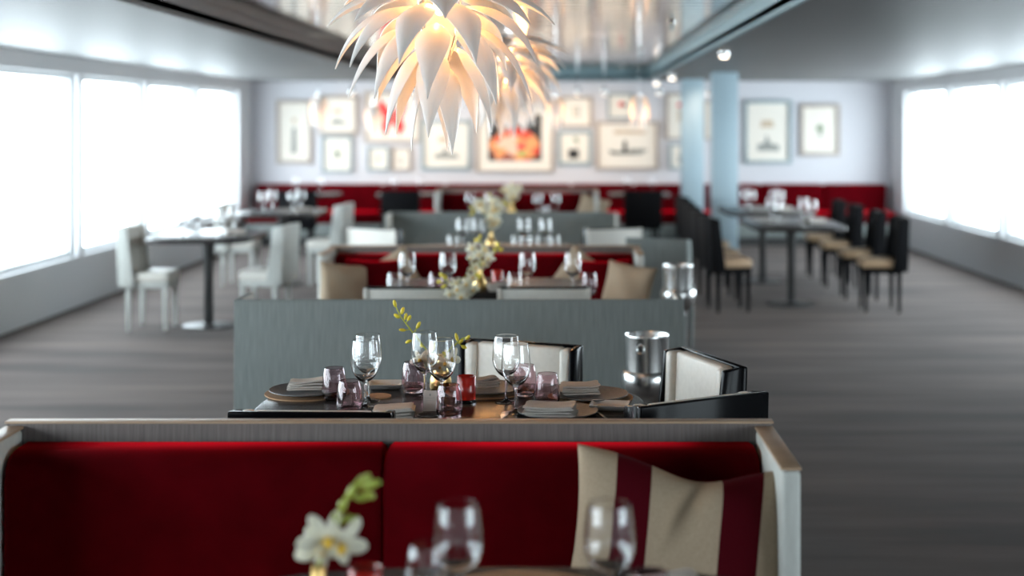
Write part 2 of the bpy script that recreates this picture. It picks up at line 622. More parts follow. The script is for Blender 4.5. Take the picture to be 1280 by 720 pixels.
PICS = [
    (398, 447, 119, 169, 'wide pale picture with greenish smudges above the narrow portrait sheet', 'sketch', 'frame_white'),
    (455, 526, 114, 179, 'large white picture of a red butterfly', 'butterfly', 'frame_white'),
    (402, 441, 170, 216, 'pale upright picture with one small green spot in the middle', 'spot', 'frame'),
    (459, 487, 183, 214, 'small pale picture with a grey spot, under the butterfly picture', 'spot', 'frame'),
    (489, 514, 184, 214, 'small tan-framed figure drawing, under the butterfly picture', 'figure', 'frame_white'),
    (526, 589, 150, 213, 'pale sketch picture left of the dark flower picture', 'sketch', 'frame'),
    (595, 692, 128, 216, 'large picture of red and orange flowers on black', 'bouquet', 'frame_white'),
    (700, 741, 120, 160, 'cream picture with faint grid, above the black square picture', 'grid', 'frame_white'),
    (697, 740, 163, 207, 'white picture with a solid black square and a leaf', 'square', 'frame'),
    (759, 792, 116, 149, 'small cream picture with a red and black spot', 'red_spot', 'frame'),
    (745, 824, 151, 213, 'wide cream picture with a grey drawing of a ship', 'ship', 'frame_white'),
    (832, 860, 116, 175, 'tall cream picture with a red blot, partly behind the column', 'red_tall', 'frame_white'),
    (836, 862, 179, 212, 'small faint picture beside the far column, under the tall one', 'figure', 'frame'),
    (880, 905, 125, 175, 'cream picture glimpsed between the two columns', 'grid', 'frame_white'),
    (930, 990, 125, 205, 'upright cream picture right of both columns', 'sketch', 'frame'),
    (1000, 1050, 130, 195, 'rightmost picture, cream with a ring of spots', 'spot', 'frame_white'),
    (345, 390, 125, 205, 'leftmost picture, upright cream sheet by the windows', 'figure', 'frame_white'),
]
for a in PICS:
    w = min(a[1] - a[0], a[3] - a[2])
    if a[5] == 'bouquet':
        picture(*a, fw=0.04, mw=0.13)
    else:
        picture(*a, fw=0.035 if w < 40 else 0.05, mw=0.03 if a[5] in ('butterfly', 'square', 'red_spot', 'red_tall') else 0.05 if w < 40 else 0.07)


# ------------------------------------------------------------------ booths
def arc_end(x0, x1, y0, y1, z0, z1, r=0.045, n=5):
    """upholstered block: rounded box"""
    return MB().box(x0, x1, y0, y1, z0, z1).mesh('cushion', 'velvet', r, n)


def back_cushion_mesh(x0, x1, y0, y1, z0, z1, r=0.07):
    """back cushion with a generous roll along its top front edge"""
    prof = [(y1, z0), (y1, z1 - 0.02), (y1 - 0.02, z1)]
    prof += [(y0 + r - r * math.sin(a), z1 - r + r * math.cos(a)) for a in [k * PI / 2 / 8 for k in range(9)]]
    prof += [(y0, z0 + 0.03), (y0 + 0.03, z0)]
    n = len(prof)
    b = MB()
    rows = [(x0, 0.018), (x0 + 0.005, 0.008), (x0 + 0.016, 0.0), (x1 - 0.016, 0.0), (x1 - 0.005, 0.008), (x1, 0.018)]
    cy, cz = (y0 + y1) / 2, (z0 + z1) / 2
    v, f = [], []
    for x, ins in rows:
        for (yy, zz) in prof:
            v.append((x, yy + (ins if yy < cy else 0), zz - (ins if zz > cz else -ins)))
    for i in range(len(rows) - 1):
        for k in range(n):
            k2 = (k + 1) % n
            f.append((i * n + k, i * n + k2, (i + 1) * n + k2, (i + 1) * n + k))
    f.append(tuple(range(n)))
    f.append(tuple(range((len(rows) - 1) * n, len(rows) * n))[::-1])
    b.add(v, f)
    return b.mesh('cushion', 'velvet', angle=60)


def banquette(y, xl, xr, label, z=0.85, seams=1, name='banquette', fwd=0.45):
    root = thing(name, label, 'banquette', ((xl + xr) / 2, y, 0), 0, 'red velvet banquettes in a row')
    h = (xr - xl) / 2
    MB().box(-h, h, 0, 0.03, 0.05, z - 0.006).build('back_panel', 'taupe_fabric', root, 0.002)
    MB().box(-h - 0.004, h + 0.004, -0.003, 0.034, z - 0.006, z).build('top_trim', 'wood_trim', root, 0.001)
    for s in (-1, 1):
        x0, x1 = (h - 0.045, h) if s > 0 else (-h, -h + 0.045)
        r = MB().box(x0, x1, -fwd, 0, 0.05, z - 0.02).build('side_return', 'pale_panel', root, 0.012, 3)
        MB().box(x0 - 0.002, x1 + 0.002, -fwd + 0.005, -0.001, z - 0.02, z - 0.012).build('return_trim', 'wood_trim', r, 0.002)
    MB().box(-h + 0.05, h - 0.05, -0.56, -0.03, 0.0, 0.10).build('plinth', 'table_base', root)
    MB().box(-h + 0.048, h - 0.048, -0.60, -0.005, 0.10, 0.30).build('seat_base', 'grey_fabric', root, 0.01)
    n = seams + 1
    wdt = (2 * h - 0.10) / n
    for k in range(n):
        a = -h + 0.05 + k * wdt
        link('back_cushion', back_cushion_mesh(a + 0.0005, a + wdt - 0.0005, -0.155, -0.002, 0.42, z - 0.05), root)
        link('seat_cushion', arc_end(a + 0.0005, a + wdt - 0.0005, -0.62, -0.10, 0.30, 0.455), root)
    return root


def screen(y, xl, xr, label, z=0.85, ret=0.26, direction=1):
    root = thing('booth_screen', label, 'partition', ((xl + xr) / 2, y, 0), 0, 'grey fabric booth screens')
    h = (xr - xl) / 2
    MB().box(-h, h, 0, 0.03, 0.05, z - 0.004).build('panel', 'grey_fabric', root, 0.002)
    MB().box(-h, h, 0.0, 0.03, z - 0.004, z).build('top_trim', 'grey_fabric', root)
    MB().box(-h + 0.02, h - 0.02, 0.004, 0.026, 0, 0.05).build('plinth', 'table_base', root)
    for s in (-1, 1):
        x0, x1 = (h - 0.02, h) if s > 0 else (-h, -h + 0.02)
        ya, yb = (0.03, 0.03 + ret) if direction > 0 else (-ret, 0)
        r = MB().box(x0, x1, ya, yb, 0.05, z).build('side_return', 'grey_fabric', root, 0.002)
        xi = (x0 - 0.006, x0) if s > 0 else (x1, x1 + 0.006)
        MB().box(xi[0], xi[1], ya, yb, 0.06, z - 0.002).build('return_lining', 'cream', r)
    return root


banquette(3.66, -1.50, 0.56, 'long red velvet banquette nearest the camera, grey panel along its top')
screen(6.18, -1.50, 0.545, 'plain grey fabric screen right behind the in-focus table')
banquette(8.95, -1.54, 0.50, 'red velvet banquette with pale side posts facing over the second table')
screen(12.35, -1.59, 0.49, 'grey fabric screen with forward wings behind the third table', direction=-1, ret=0.34)
banquette(16.2, -1.50, 0.40, 'farthest freestanding red banquette, in front of the picture wall', z=0.88)

# red banquette along the far wall
wb = thing('wall_banquette', 'red velvet bench running along the foot of the picture wall', 'banquette', (0, YF, 0))
MB().box(XL + 0.1, XR - 0.1, -0.72, -0.02, 0, 0.12).build('plinth', 'table_base', wb)
MB().box(XL + 0.08, XR - 0.08, -0.75, -0.02, 0.12, 0.30).build('seat_base', 'grey_fabric', wb, 0.01)
n = 10
wd = (XR - XL - 0.2) / n
for k in range(n):
    a = XL + 0.1 + k * wd
    link('seat_cushion', arc_end(a + 0.003, a + wd - 0.003, -0.76, -0.16, 0.30, 0.45), wb)
    link('back_cushion', arc_end(a + 0.003, a + wd - 0.003, -0.17, -0.02, 0.43, 0.815), wb)


# ------------------------------------------------------------------ chairs
def chair(label, shell='lacquer', pad='cream', outer=None, seat='cream', group='winged dining chairs'):
    """origin on the floor under the outer face of the back, faces local +y"""
    root = thing('dining_chair', label, 'chair', (0, 0, 0), 0, group)
    hw, zt = 0.235, 0.83

    def lean(me_builder):
        me_builder.v = [(x, y - 0.10 * max(0, 0.83 - z) * -1 * 0.35, z) for x, y, z in me_builder.v]
        return me_builder
    # lacquered shell: back and two short wings
    sh = MB().box(-hw, hw, 0, 0.022, 0.36, zt)
    for s in (-1, 1):
        x0, x1 = (hw - 0.024, hw) if s > 0 else (-hw, -hw + 0.024)
        v = [(x0, 0.02, 0.36), (x1, 0.02, 0.36), (x1, 0.13, 0.36), (x0, 0.13, 0.36),
             (x0, 0.02, zt), (x1, 0.02, zt), (x1, 0.09, zt - 0.010), (x0, 0.09, zt - 0.010)]
        sh.add(v, [(0, 3, 2, 1), (4, 5, 6, 7), (0, 1, 5, 4), (1, 2, 6, 5), (2, 3, 7, 6), (3, 0, 4, 7)])
    lean(sh).build('back_shell', shell, root, 0.006)
    lean(MB().box(-hw + 0.062, hw - 0.062, 0.020, 0.070, 0.42, zt - 0.006)).build('back_pad', pad, root, 0.012, 3)
    for s in (-1, 1):
        x0, x1 = (hw - 0.064, hw - 0.02) if s > 0 else (-hw + 0.02, -hw + 0.064)
        lean(MB().box(x0, x1, 0.026, 0.092, 0.44, zt - 0.008)).build('wing_pad', pad, root, 0.014, 3)
    if outer:
        lean(MB().box(-hw + 0.012, hw - 0.012, -0.006, 0.002, 0.38, zt - 0.012)).build('outer_panel', outer, root, 0.003)
        for s in (-1, 1):
            x0, x1 = (hw - 0.022, hw) if s > 0 else (-hw, -hw + 0.022)
            lean(MB().box(x0, x1, -0.012, 0.002, 0.38, zt - 0.006)).build('outer_stile', 'cream', root, 0.003)
    MB().prism([(-0.205, 0.06), (0.205, 0.06), (0.16, 0.39), (-0.16, 0.39)], 0.34, 0.39).build('seat_rail', shell, root, 0.006)
    MB().prism([(-0.205, 0.085), (0.205, 0.085), (0.165, 0.40), (-0.165, 0.40)], 0.385, 0.465).build('seat', seat, root, 0.025, 3)
    for sx in (-1, 1):
        for yy in (0.085, 0.365):
            x, t0, t1 = sx * (0.18 if yy < 0.2 else 0.14), 0.012, 0.019
            v = [(x - t0, yy - t0, 0), (x + t0, yy - t0, 0), (x + t0, yy + t0, 0), (x - t0, yy + t0, 0),
                 (x - t1, yy - t1, 0.345), (x + t1, yy - t1, 0.345), (x + t1, yy + t1, 0.345), (x - t1, yy + t1, 0.345)]
            MB().add(v, [(0, 3, 2, 1), (4, 5, 6, 7), (0, 1, 5, 4), (1, 2, 6, 5), (2, 3, 7, 6), (3, 0, 4, 7)]).build('leg', shell, root, 0.003, 1)
    return remember(root)


def place(o, x, y, direction):
    o.location = (x, y, 0)
    o.rotation_euler = (0, 0, rot_to(direction))
    return o


ch = chair('cream leather chair with black edges facing the camera, behind the in-focus table')
place(ch, -0.145, 5.14, (-0.37, -0.93))


def chairs_like(proto, x, y, direction, label, group=None):
    return dup(proto, (x, y, 0), rot_to(direction), label, group)


chairs_like(ch, 0.535, 4.81, (-0.93, -0.37), 'cream leather chair with black edges at right, beside the steel wine bucket')
chairs_like(ch, 0.425, 4.05, (-0.49, 0.87), 'black lacquered chair back in the right foreground, just over the nearest banquette')
chairs_like(ch, -0.725, 3.865, (0.03, 1), 'black lacquered chair back at left, just over the nearest banquette')

pc = chair('pale-backed chair at the second table, right of the orchids', outer='cream', group='pale-backed dining chairs')
place(pc, PX(680, 6.85), 6.85, (0, 1))
chairs_like(pc, PX(513, 6.85), 6.85, (0, 1), 'pale-backed chair at the second table, left of the orchids')
chairs_like(pc, -1.52, 10.75, (0.5, 0.87), 'white chair left of the third table, low against the grey screen')
chairs_like(pc, 0.40, 10.75, (-0.35, 0.94), 'white chair right of the third table, low against the grey screen')
gc = chair('grey upholstered chair standing beside the right end of the middle banquette', 'grey_fabric', 'grey_fabric', seat='grey_fabric', group='grey upholstered chairs')
place(gc, 0.66, 9.75, (0.4, 0.9))

bc = chair('black chair with a tan seat in the aisle row at right, nearest of the row', 'black_fabric', 'black_fabric', seat='tan_seat', group='black chairs along the aisle')
place(bc, 1.24, 12.05, (1, 0.12))
for k, (yy, w) in enumerate(((12.9, 'second'), (13.85, 'third'), (14.7, 'fourth'), (15.5, 'fifth'))):
    chairs_like(bc, 1.24 + 0.02 * k, yy, (1, 0.1), 'black chair with a tan seat in the aisle row at right, %s from the front' % w)
for k, (yy, w) in enumerate(((12.05, 'nearest'), (12.9, 'second'), (13.85, 'third'), (14.7, 'farthest'))):
    chairs_like(bc, 3.02, yy, (-1, 0.05), 'black chair facing the aisle across the right-hand tables, %s of four' % w, 'black chairs by the right windows')
for xx, lab in ((PX(804, 16.75), 'black chair in front of the wall bench, right of the farthest banquette'),
                (PX(500, 16.75), 'black chair in front of the wall bench, left of the farthest banquette'),
                (-3.3, 'black chair in front of the wall bench at far left, by the windows')):
    chairs_like(bc, xx, 16.75, (0, 1), lab, 'black chairs facing the wall bench')
wc = chair('pale chair at the nearest left window table, aisle side', 'pale_panel', 'cream', group='pale chairs by the left windows')
place(wc, -2.22, 11.1, (-1, 0.1))
chairs_like(wc, -3.55, 11.0, (1, 0.0), 'pale chair at the nearest left window table, window side')
chairs_like(wc, -2.22, 14.0, (-1, 0.1), 'pale chair at the farther left window table, aisle side')
chairs_like(wc, -3.55, 14.0, (1, 0.0), 'pale chair at the farther left window table, window side')


# ------------------------------------------------------------------ tables
def table(cx, cy, rx, ry, label, power=3.0, n=64):
    root = thing('dining_table', label, 'table', (cx, cy, 0), 0, 'dark dining tables')

    def ring(s):
        pts = []
        for k in range(n):
            a = 2 * PI * k / n
            c, q = math.cos(a), math.sin(a)
            pts.append((s * rx * math.copysign(abs(c) ** (2 / power), c), s * ry * math.copysign(abs(q) ** (2 / power), q)))
        return pts
    MB().prism(ring(1.0), 0.715, 0.75).build('tabletop', 'table', root, 0.006, 2)
    MB().lathe([(0, 0.02), (0.04, 0.02), (0.035, 0.4), (0.05, 0.70), (0.14, 0.715), (0, 0.715)], seg=20).build('pedestal', 'table_base', root)
    MB().lathe([(0, 0), (0.21, 0), (0.21, 0.01), (0.05, 0.03), (0, 0.03)], seg=24).build('foot_plate', 'table_base', root)
    return root


TX2, TY2 = -0.36, 4.350
table(-0.12, 2.37, 0.60, 0.40, 'foreground dining table, out of focus at the bottom edge')
table(TX2, TY2, 0.62, 0.39, 'dark dining table laid with purple tumblers, sharp and in focus')
table(PX(615, 7.6), 7.62, 0.58, 0.36, 'second dining table from the in-focus one, behind the grey screen', 4)
table(PX(625, 10.0), 9.95, 0.60, 0.38, 'third dining table, behind the middle red banquette')
table(PX(640, 14.0), 13.6, 0.60, 0.40, 'fourth dining table, behind the winged grey screen')
table(2.08, 12.45, 0.42, 0.75, 'dark table beside the aisle at right, nearer one', 5)
table(2.08, 14.25, 0.42, 0.75, 'dark table beside the aisle at right, farther one, before the column', 5)
table(-2.9, 11.1, 0.42, 0.55, 'dark table by the left windows, nearer one', 5)
table(-2.9, 14.0, 0.42, 0.55, 'dark table by the left windows, farther one', 5)
for xx, lab in ((PX(804, 16.75), 'small table before the wall bench, right of the farthest banquette'),
                (PX(500, 16.75), 'small table before the wall bench, left of the farthest banquette'),
                (-3.3, 'small table before the wall bench at far left')):
    table(xx, 17.65, 0.4, 0.36, lab, 5)

# ------------------------------------------------------------------ tableware
def smooth_profile(p, sub=4):
    out = []
    for i in range(len(p) - 1):
        a, b, c, d = p[max(i - 1, 0)], p[i], p[i + 1], p[min(i + 2, len(p) - 1)]
        for k in range(sub):
            t = k / sub
            out.append(tuple(max(0.0, 0.5 * (2 * b[j] + (c[j] - a[j]) * t + (2 * a[j] - 5 * b[j] + 4 * c[j] - d[j]) * t * t + (3 * b[j] - a[j] - 3 * c[j] + d[j]) * t ** 3)) for j in (0, 1)))
    out.append(p[-1])
    return out


WINE = MB().lathe(smooth_profile([(0, 0), (0.035, 0), (0.036, 0.0015), (0.02, 0.004), (0.007, 0.010), (0.0042, 0.03), (0.004, 0.07),
                   (0.0065, 0.080), (0.022, 0.091), (0.036, 0.108), (0.0442, 0.130), (0.0455, 0.146), (0.0432, 0.18), (0.0385, 0.2135),
                   (0.0381, 0.2139), (0.0378, 0.2135), (0.0424, 0.18), (0.0446, 0.146), (0.0433, 0.1305), (0.0350, 0.1092), (0.021, 0.0945), (0.006, 0.0865), (0, 0.086)]),
                  seg=48).mesh('wine_glass', 'glass', angle=60)
TUMB_P = [(0, 0.002), (0.024, 0.0), (0.028, 0.0), (0.036, 0.007), (0.0403, 0.026), (0.0407, 0.040), (0.0370, 0.078), (0.0315, 0.1015),
          (0.0310, 0.1019), (0.0305, 0.1015), (0.0360, 0.078), (0.0396, 0.040), (0.0392, 0.027), (0.034, 0.013), (0.025, 0.0095), (0, 0.009)]
TUMB = MB().lathe(smooth_profile(TUMB_P), seg=48).mesh('tumbler', 'purple_glass', angle=60)
TUMB_C = MB().lathe(smooth_profile(TUMB_P, 3), seg=36).mesh('tumbler', 'glass', angle=60)


def glass(px, py, label, group, me=WINE, name='wine_glass', z=0.75):
    o = link(name, me, None, T(px, py, z))
    return tag(o, label, 'glass', group)


G2 = 'wine glasses on the in-focus table'
glass(460, 501, 'clear wine glass at left of the in-focus table, the taller-looking one behind', G2)
glass(456.5, 510, 'clear wine glass at left of the in-focus table, the front one', G2)
glass(531, 497, 'clear wine glass behind the orchid stem on the in-focus table', G2)
glass(552, 508.5, 'clear wine glass standing right in front of the brass vase', G2)
glass(633, 503, 'clear wine glass before the cream chair, the one behind', G2)
glass(645, 516, 'clear wine glass before the cream chair, the front one by the folded napkin', G2)
G3 = 'purple tumblers on the in-focus table'
for px, py, lab in ((418, 499, 'purple tumbler at the far left, behind another tumbler'),
                    (437, 517, 'purple tumbler at left, in front of the wine glasses'),
                    (517, 491, 'purple tumbler standing left of the brass vase at the back'),
                    (561.5, 523, 'purple tumbler at the front centre, before the red candle'),
                    (656, 495, 'purple tumbler half hidden behind the two wine glasses'),
                    (684, 507, 'purple tumbler right of the wine glasses, before the napkin')):
    glass(px, py, lab, G3, TUMB, 'tumbler')

# red candle glass
def candle(px, py, label, s=1.0, mat='red_glass'):
    root = thing('candle_holder', label, 'candle holder', T(px, py), 0, 'red candle glasses')
    MB().lathe([(0, 0.012), (0.030, 0.012), (0.0305, 0.085), (0.0295, 0.086), (0.0285, 0.085), (0.0275, 0.02), (0, 0.02)], seg=28).build('cup', mat, root, angle=60)
    MB().lathe([(0, 0), (0.031, 0), (0.032, 0.006), (0.030, 0.0118), (0, 0.0118)], seg=28).build('glass_base', 'glass', root, angle=60)
    MB().lathe([(0, 0.0205), (0.0268, 0.0205), (0.0268, 0.060), (0.004, 0.062), (0, 0.062)], seg=24).build('candle', 'wax', root)
    root.scale = (s,) * 3
    return root


candle(583, 503, 'red glass candle holder beside the brass vase')


# plates, napkins, small dishes
PLATE = MB().lathe([(0, 0.002), (0.07, 0.0), (0.075, 0.002), (0.118, 0.010), (0.125, 0.013), (0.1245, 0.0155), (0.117, 0.014), (0.078, 0.006), (0, 0.006)], seg=48).mesh('dinner_plate', 'plate', angle=50)
MAT = MB().lathe([(0, 0), (0.14, 0), (0.14, 0.003), (0, 0.003)], seg=40).mesh('round_mat', 'cork')
COASTER = MB().lathe([(0, 0), (0.045, 0), (0.045, 0.004), (0, 0.004)], seg=32).mesh('coaster', 'cork')


def dish_mesh():
    b = MB()
    w, h = 0.062, 0.05
    o, i = [], []
    v = []
    for (sx, sy, z) in ((0.72, 0.72, 0), (1, 1, 0.018), (0.94, 0.93, 0.019), (0.70, 0.70, 0.005)):
        v += [(-w * sx, -h * sy, z), (w * sx, -h * sy, z), (w * sx, h * sy, z), (-w * sx, h * sy, z)]
    f = [(3, 2, 1, 0), (12, 13, 14, 15)]
    for r in range(3):
        for k in range(4):
            k2 = (k + 1) % 4
            f.append((r * 4 + k, r * 4 + k2, (r + 1) * 4 + k2, (r + 1) * 4 + k))
    b.add(v, f)
    return b.mesh('bread_dish', 'white_china', 0.002, 2)


DISH = dish_mesh()


def napkin_mesh(w, dp, layers, t=0.0055, seed=0, knot=False):
    """folded cloth: stacked layers joined by rounded folds at the left edge, gently rumpled"""
    rnd = random.Random(seed)
    b = MB()
    nx, ny = 14, 8
    for k in range(layers):
        z0 = k * (t + 0.0012)
        ph, ox = rnd.uniform(0, 6), rnd.uniform(-0.006, 0.006)
        top, bot = [], []
        for j in range(ny + 1):
            for i in range(nx + 1):
                u, v = i / nx * 2 - 1, j / ny * 2 - 1
                r = 0.0022 * (k + 1) / layers * math.sin(3.1 * u + ph) * (0.4 + abs(u)) + 0.002 * math.sin(4 * v + ph) * (k + 1) / layers
                e = 1 - max(0, abs(u) - 0.86) / 0.14
                th = t * math.sqrt(max(0.0, 1 - (1 - e) ** 2)) if e < 1 else t
                zc = z0 + t / 2 + max(r, -0.001) + (0.0004 * k * (u + 1) ** 2)
                X, Y = u * w / 2 + ox, v * dp / 2 * (1 - 0.03 * k)
                top.append((X, Y, zc + th / 2))
                bot.append((X, Y, zc - th / 2))
        n0 = len(top)
        f = []
        W = nx + 1
        for j in range(ny):
            for i in range(nx):
                a = j * W + i
                f.append((a, a + 1, a + W + 1, a + W))
                f.append((n0 + a, n0 + a + W, n0 + a + W + 1, n0 + a + 1))
        for i in range(nx):
            f.append((i, n0 + i, n0 + i + 1, i + 1))
            a = ny * W + i
            f.append((a, a + 1, n0 + a + 1, n0 + a))
        for j in range(ny):
            a = j * W
            f.append((a, a + W, n0 + a + W, n0 + a))
            a = j * W + nx
            f.append((a, n0 + a, n0 + a + W, a + W))
        b.add(top + bot, f)
    return b.mesh('napkin', 'linen', angle=60)


def put(name, me, px, py, label, cat, group=None, z=0.75, rz=0):
    o = link(name, me, None, T(px, py, z), rz)
    return tag(o, label, cat, group)


GP = 'slate grey plates on the in-focus table'
put('round_mat', MAT, 738, 497, 'round tan mat under the plate before the right-hand chair', 'mat', 'round tan mats')
put('dinner_plate', PLATE, 738, 496.5, 'slate grey plate with a linen napkin, nearest the steel wine bucket', 'plate', GP, z=0.7535)
put('napkin', napkin_mesh(0.125, 0.085, 4, seed=1), 724, 490.5, 'tan linen napkin stacked on the plate nearest the steel bucket', 'napkin', 'folded linen napkins', 0.769, 0.1)
put('dinner_plate', PLATE, 697, 518, 'slate grey plate at the near right edge, half under a napkin', 'plate', GP)
put('napkin', napkin_mesh(0.155, 0.10, 4, seed=2), 688, 517, 'pale folded linen napkin at the front, right of the wine glasses', 'napkin', 'folded linen napkins', 0.767, -0.12)
put('round_mat', MAT, 607, 489, 'round tan mat under the plate before the cream chair', 'mat', 'round tan mats')
put('dinner_plate', PLATE, 607, 488.5, 'slate grey plate at the back, before the cream chair', 'plate', GP, z=0.7535)
put('napkin', napkin_mesh(0.085, 0.06, 4, seed=5), 606, 482, 'crumpled tan napkin on the plate before the cream chair', 'napkin', 'folded linen napkins', 0.769, 0.3)
put('round_mat', MAT, 384, 491.4, 'round tan mat at the far left of the in-focus table', 'mat', 'round tan mats')
put('dinner_plate', PLATE, 384, 491, 'slate grey plate at the far left, cut by the picture edge', 'plate', GP, z=0.7535)
put('napkin', napkin_mesh(0.12, 0.08, 4, seed=4), 384, 485, 'white folded napkin on the far left plate', 'napkin', 'folded linen napkins', 0.769, 0.1)
put('napkin', napkin_mesh(0.12, 0.10, 5, seed=3), 493, 521.5, 'pale folded napkin right of the black chair back at left', 'napkin', 'folded linen napkins', 0.75, 0.05)
put('bread_dish', DISH, 762, 511, 'small white rectangular bread dish by the black chair at right', 'dish', 'white bread dishes', rz=-0.15)
put('bread_dish', DISH, 482, 484.5, 'small white rectangular bread dish behind the wine glasses at left', 'dish', 'white bread dishes', rz=0.05)
put('coaster', COASTER, 472, 496, 'round cork coaster between the bread dish and the wine glasses', 'coaster')
SMALL = MB().lathe([(0, 0), (0.028, 0), (0.034, 0.012), (0.032, 0.012), (0.026, 0.004), (0, 0.004)], seg=24).mesh('glass_saucer', 'glass', angle=60)
put('glass_saucer', SMALL, 535, 523, 'tiny clear glass saucer in front of the menu card', 'dish')

# cutlery
def cutlery(x, y, z, rz, label, kind):
    root = thing(kind, label, 'cutlery', (x, y, z), rz, 'cutlery on the in-focus table')
    MB().box(-0.004, 0.004, -0.10, 0.0, 0, 0.003).build('handle', 'steel', root, 0.001)
    if kind == 'knife':
        MB().prism([(-0.006, 0), (0.005, 0), (0.006, 0.07), (0.0, 0.09), (-0.006, 0.075)], 0.0005, 0.002).build('blade', 'steel', root)
    else:
        h = MB().prism([(-0.003, 0), (0.003, 0), (0.010, 0.03), (0.010, 0.045), (-0.010, 0.045), (-0.010, 0.03)], 0.0005, 0.002)
        for k in range(4):
            h.box(-0.010 + k * 0.0057, -0.010 + k * 0.0057 + 0.003, 0.045, 0.085, 0.0005, 0.002)
        h.build('fork_head', 'steel', root)


x, y, z = T(748, 515)
cutlery(x, y - 0.02, 0.75, 0.25, 'steel knife lying beside the plate at the near right', 'knife')
x, y, z = T(628, 521)
cutlery(x, y - 0.02, 0.75, -0.1, 'steel fork lying left of the folded napkin at the front', 'fork')

# menu card with crest and two lines of small print
x, y, z = T(537.5, 514)
card = thing('menu_card', 'small upright menu card with a crest and two printed lines', 'card', (x, y, 0.75), 0.05)
MB().add([(-0.021, 0, 0), (0.021, 0, 0), (0.021, 0.012, 0.062), (-0.021, 0.012, 0.062), (-0.021, 0.0012, 0), (0.021, 0.0012, 0), (0.021, 0.0132, 0.062), (-0.021, 0.0132, 0.062)],
         [(0, 1, 2, 3), (7, 6, 5, 4), (0, 4, 5, 1), (2, 6, 7, 3), (1, 5, 6, 2), (3, 7, 4, 0)]).build('front_leaf', 'card', card)
MB().add([(-0.021, 0.0264, 0), (0.021, 0.0264, 0), (0.021, 0.0140, 0.062), (-0.021, 0.0140, 0.062), (-0.021, 0.0276, 0), (0.021, 0.0276, 0), (0.021, 0.0152, 0.062), (-0.021, 0.0152, 0.062)],
         [(0, 1, 2, 3), (7, 6, 5, 4), (0, 4, 5, 1), (2, 6, 7, 3), (1, 5, 6, 2), (3, 7, 4, 0)]).build('rear_leaf', 'card', card)
pm = MB()


def onc(x0, x1, z0, z1):
    pm.add([(a, 0.012 * b / 0.062 - 0.0004, b) for a, b in ((x0, z0), (x1, z0), (x1, z1), (x0, z1))], [(0, 1, 2, 3)])


onc(-0.0015, 0.0015, 0.046, 0.053)
onc(-0.0025, 0.0025, 0.048, 0.051)
for k in range(8):
    xx = -0.0165 + k * 0.0042
    onc(xx, xx + 0.0008, 0.0385, 0.0415)
    if k % 3 != 1:
        onc(xx, xx + 0.0024, 0.0385 if k % 2 else 0.0410, 0.0390 if k % 2 else 0.0415)
    onc(xx + 0.001, xx + 0.0032, 0.032, 0.0326)
pm.build('print', 'ink_grey', card)


# ------------------------------------------------------------------ orchids
def vase(px, py, label):
    o = MB().lathe([(0, 0), (0.036, 0), (0.038, 0.004), (0.036, 0.03), (0.028, 0.055), (0.016, 0.075), (0.010, 0.095), (0.011, 0.115), (0.009, 0.115), (0.008, 0.095), (0, 0.09)], seg=32).build('bud_vase', 'brass', None, angle=60)
    o.location = T(px, py)
    return tag(o, label, 'vase', 'brass bud vases')


def flower_mb(c, r, tilt, spin, mi_p=0, mi_l=1):
    """five-petalled orchid bloom facing roughly the camera"""
    b = MB()
    base = Matrix.Rotation(spin, 3, 'Z') @ Matrix.Rotation(tilt, 3, 'X')
    for k in range(5):
        a = 2 * PI * k / 5 + PI / 2
        L = r * (0.62 if k % 2 else 0.56)
        wv = r * (0.36 if k in (1, 4) else 0.26)
        m = base @ Matrix.Rotation(a, 3, 'Y') @ Matrix.Rotation(0.35, 3, 'Z')
        b.ellipsoid(Vector(c) + m @ Vector((L, 0.0, 0)), (L * 0.95, r * 0.07, wv), m, 8, 5, mi_p)
    b.ellipsoid(Vector(c) + base @ Vector((0, -r * 0.25, -r * 0.12)), (r * 0.2, r * 0.28, r * 0.24), base, 8, 5, mi_l)
    return b


def bud_mb(c, L, w, direction):
    d = Vector(direction).normalized()
    q = d.to_track_quat('Z', 'Y').to_matrix()
    b = MB()
    b.ellipsoid(Vector(c), (w, w, L), q, 8, 6)
    return b


